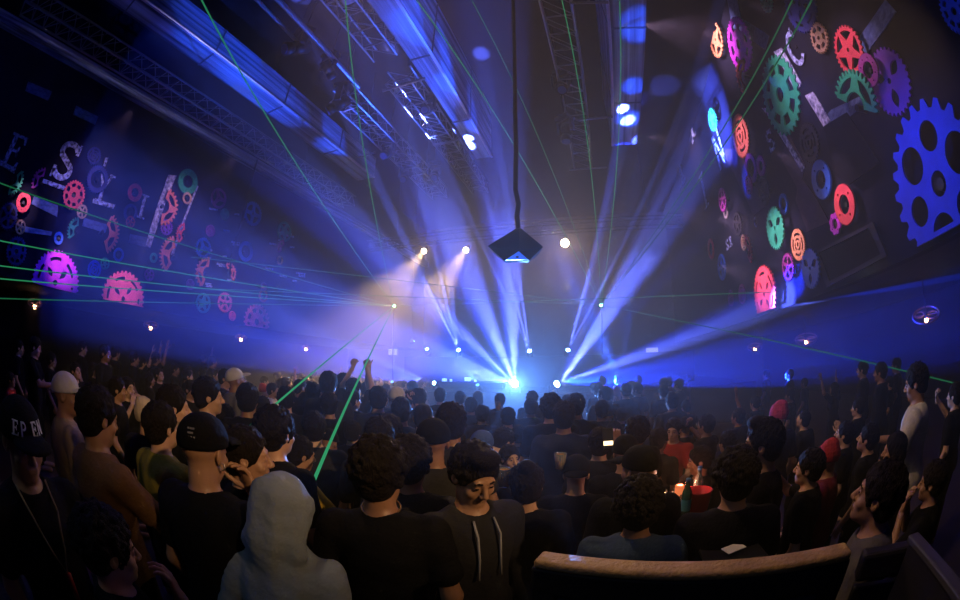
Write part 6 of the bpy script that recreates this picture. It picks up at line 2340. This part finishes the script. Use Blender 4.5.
def bottle(loc, s, m, mcap, label, group, lab_m=None):
    e = empty('bottle', loc, label=label, cat='bottle', group=group)
    bm = bmesh.new()
    b_lathe(bm, [(0.030 * s, 0), (0.033 * s, 0.006 * s), (0.033 * s, 0.15 * s), (0.028 * s, 0.175 * s), (0.014 * s, 0.205 * s), (0.013 * s, 0.235 * s)], 20)
    from_bm('glass_body', bm, m, e, True)
    bm = bmesh.new()
    b_cyl(bm, (0, 0, 0.233 * s), (0, 0, 0.255 * s), 0.0155 * s, seg=16)
    from_bm('bottle_cap', bm, mcap, e, True)
    if lab_m:
        bm = bmesh.new()
        b_cyl(bm, (0, 0, 0.045 * s), (0, 0, 0.12 * s), 0.0337 * s, seg=24, caps=False)
        from_bm('paper_label', bm, lab_m, e, True)
    return e


def tumbler(loc, s, label, group, drink=None):
    e = empty('drinking_glass', loc, label=label, cat='glass', group=group)
    bm = bmesh.new()
    b_lathe(bm, [(0.026 * s, 0), (0.034 * s, 0.10 * s), (0.031 * s, 0.10 * s), (0.024 * s, 0.010 * s)], 20)
    from_bm('tumbler', bm, m_glass, e, True)
    if drink:
        bm = bmesh.new()
        b_cyl(bm, (0, 0, 0.012 * s), (0, 0, 0.07 * s), 0.0235 * s, 0.0285 * s, 18)
        from_bm('drink', bm, drink, e, True)
    return e


G1 = 'bottles and glasses on the bar table'
T0 = Vector((tc.x, tc.y, TZ + 0.001))
r2 = Vector((RT.x, RT.y, 0))
f2 = Vector((FW.x, FW.y, 0)).normalized()
bottle(T0 + r2 * 0.00 - f2 * 0.17, 0.95, m_greenglass, m_cap_blue, 'tall bottle with a teal label at the near edge of the bar table', None, m_lblue)
bottle(T0 + r2 * 0.17 - f2 * 0.02, 1.0, m_glass, m_cap_blue, 'clear bottle with a dark blue cap near the raised fingers', None)
bottle(T0 - r2 * 0.08 + f2 * 0.14, 0.9, m_glass, mat('bottle_cap_white', (0.7, 0.7, 0.7), 0.4), 'small clear bottle with a white cap at the far edge of the bar table', None)
for i, (a, b) in enumerate(((-0.07, -0.02), (0.0, -0.03), (-0.05, 0.06), (0.04, 0.055), (-0.12, 0.05), (0.085, 0.01), (-0.01, 0.13), (0.085, 0.11), (-0.14, -0.04), (0.15, 0.06))):
    tumbler(T0 + r2 * a + f2 * b, 0.85, 'short glass among the close rows of glasses on the bar table', G1, m_amber if i % 3 else None)
bm = bmesh.new()
b_lathe(bm, [(0.06, 0), (0.075, 0.02), (0.085, 0.13), (0.09, 0.14), (0.082, 0.14), (0.07, 0.02)], 28)
o = from_bm('ice_bucket', bm, mat('bucket_red', (0.45, 0.03, 0.03), 0.2, 0.2), None, True)
o.location = T0 + r2 * 0.11 - f2 * 0.13
tag(o, 'red metal ice bucket at the near edge of the bar table', 'ice bucket')
pl = bpy.data.lights.new('table_light', 'POINT')
pl.energy, pl.color, pl.shadow_soft_size = 4.0, (1.0, 0.38, 0.2), 0.03
o = put(bpy.data.objects.new('table_light', pl))
o.location = T0 + r2 * 0.05 + f2 * 0.005 + Vector((0, 0, 0.16))
bm = bmesh.new()
b_cyl(bm, (0, 0, 0), (0, 0, 0.012), 0.03, 0.03)
b_cyl(bm, (0, 0, 0.012), (0, 0, 0.09), 0.008)
b_lathe(bm, [(0.022, 0.09), (0.03, 0.10), (0.03, 0.145), (0.02, 0.15)], 16)
o = from_bm('table_lamp', bm, mat('lamp_shade_red', (0.6, 0.1, 0.05), 0.5, emit=((1.0, 0.25, 0.08), 0.6)), None, True)
o.location = T0 + r2 * 0.04
tag(o, 'tiny glowing red lamp among the glasses on the bar table', 'lamp')
# white shirt-cuff paper on the bench side
bm = bmesh.new()
b_box(bm, (0, 0, 0), (0.11, 0.05, 0.004), bevel=0.001)
o = from_bm('paper_sheet', bm, m_paper)
o.location = onz(734, 548, 1.30)
o.rotation_euler = (0.15, 0.1, 0.5)
tag(o, 'pale folded paper lying just beyond the bench top, by the bending dark-haired person', 'paper')
bm = bmesh.new()
b_cyl(bm, (0, 0, -1.3), (0, 0, -0.012), 0.02)
b_box(bm, (0, 0, -0.012), (0.26, 0.18, 0.016), bevel=0.003)
b_cyl(bm, (0, 0, -1.3), (0, 0, -1.28), 0.12)
o2 = from_bm('side_table', bm, m_black)
o2.location = o.location + Vector((0, 0, -0.016))
tag(o2, 'small black side table carrying the folded paper', 'table')
# corner: paper cup and red-capped bottle on a ledge
LZ = 1.02
c0 = onz(13, 588, LZ + 0.11)
bm = bmesh.new()
b_box(bm, (0, 0, LZ / 2), (0.26, 0.20, LZ), bevel=0.01)
o = from_bm('counter', bm, m_bench)
o.location = (c0.x - 0.03, c0.y, 0)
tag(o, 'black counter corner under the paper cup', 'counter')
e = empty('paper_cup', (c0.x, c0.y, LZ + 0.001), label='white and red paper cup in the bottom corner of the picture', cat='cup')
bm = bmesh.new()
b_lathe(bm, [(0.028, 0), (0.040, 0.115), (0.042, 0.118), (0.038, 0.118), (0.026, 0.006)], 28)
from_bm('cup', bm, mat('cup_red', (0.55, 0.04, 0.03), 0.5), e, True)
bm = bmesh.new()
b_lathe(bm, [(0.0385, 0.095), (0.0425, 0.118), (0.0435, 0.120), (0.043, 0.126), (0.0, 0.128)], 28)
from_bm('lid', bm, m_paper, e, True)
# script lettering on the cup
txt = bpy.data.curves.new('cup_text', 'FONT')
txt.body = 'Co'
txt.size = 0.045
txt.shear = 0.35
txt.extrude = 0.0012
to = bpy.data.objects.new('cup_lettering', txt)
me = bpy.data.meshes.new_from_object(to)
bpy.data.objects.remove(to)
me.materials.clear()
me.materials.append(m_paper)
tow = (CAM - e.location)
azc = math.atan2(tow.y, tow.x)
for v in me.vertices:
    a = azc + (v.co.x - 0.028) / 0.037
    rr = 0.0285 + (v.co.y + 0.05) * 0.104 + v.co.z
    v.co = (rr * math.cos(a), rr * math.sin(a), v.co.y + 0.05)
put(bpy.data.objects.new('cup_lettering', me), e)['label'] = 'white script lettering'
bottle(Vector((c0.x - 0.085, c0.y + 0.035, LZ + 0.001)), 0.9, m_glass, m_capred, 'clear bottle with a red cap behind the paper cup in the corner', None)
# phone with a warm glowing screen
pp = at(608, 439, 2.75)
e = empty('phone', pp, label='phone with a warm glowing screen held up in the middle of the crowd', cat='phone')
e.rotation_euler = (math.radians(70), 0, math.radians(10))
bm = bmesh.new()
b_box(bm, (0, 0, 0), (0.075, 0.15, 0.009), bevel=0.003)
from_bm('case', bm, m_black, e)
bm = bmesh.new()
b_box(bm, (0, -0.03, 0.006), (0.066, 0.03, 0.003))
from_bm('screen', bm, m_phone_glow, e)['label'] = 'glowing screen strip'
for nm, px, py, ds, lab in (('cup', 504, 487, 2.05, 'amber drink in a clear cup beside the woman with the bun'), ('cup', 560, 470, 2.3, 'pale topped drink cup before the black cap with the pale strap'), ('cup', 498, 411, 4.2, 'tiny warm lit cup held up under the brightest blue light')):
    p = at(px, py, ds)
    e = empty('drink_cup', p, label=lab, cat='cup')
    bm = bmesh.new()
    b_lathe(bm, [(0.025, 0), (0.035, 0.10), (0.032, 0.10), (0.022, 0.008)], 20)
    from_bm('tumbler', bm, m_glass, e, True)
    bm = bmesh.new()
    b_cyl(bm, (0, 0, 0.01), (0, 0, 0.092), 0.0225, 0.031, 18)
    from_bm('drink', bm, m_amber, e, True)
# ------------------------------------------------------------------ laser light built as glowing rods, each ending on the first surface it meets
bpy.context.view_layer.update()
DG = bpy.context.evaluated_depsgraph_get()
for e, P, ends in LASERS:
    for tx, ty, ds, st, lb in ends:
        d = (at(tx, ty, ds) - P).normalized()
        tmax = 40.0
        o_, left = P + d * 0.35, 40.0
        for _ in range(80):
            ok, loc_, _n, _i, ob, _m = SC.ray_cast(DG, o_, d, distance=left)
            if not ok:
                break
            if ob.name.startswith('haze'):
                o_ = loc_ + d * 0.002
                continue
            tmax = (loc_ - P).length - 0.03
            break
        bm = bmesh.new()
        b_cyl(bm, d * 0.06, d * tmax, 0.009, 0.010, 6)
        lv = 0.28 if st > 1.2 else 0.18 if st > 0.75 else 0.085
        o = from_bm('laser_glow_rod', bm, mat('laser_rod_glow_%d' % int(lv * 1000), (0.0, 0.0, 0.0), 1.0, emit=((0.10, 1.0, 0.42), lv), spec=0.0), e)
        o['label'] = lb
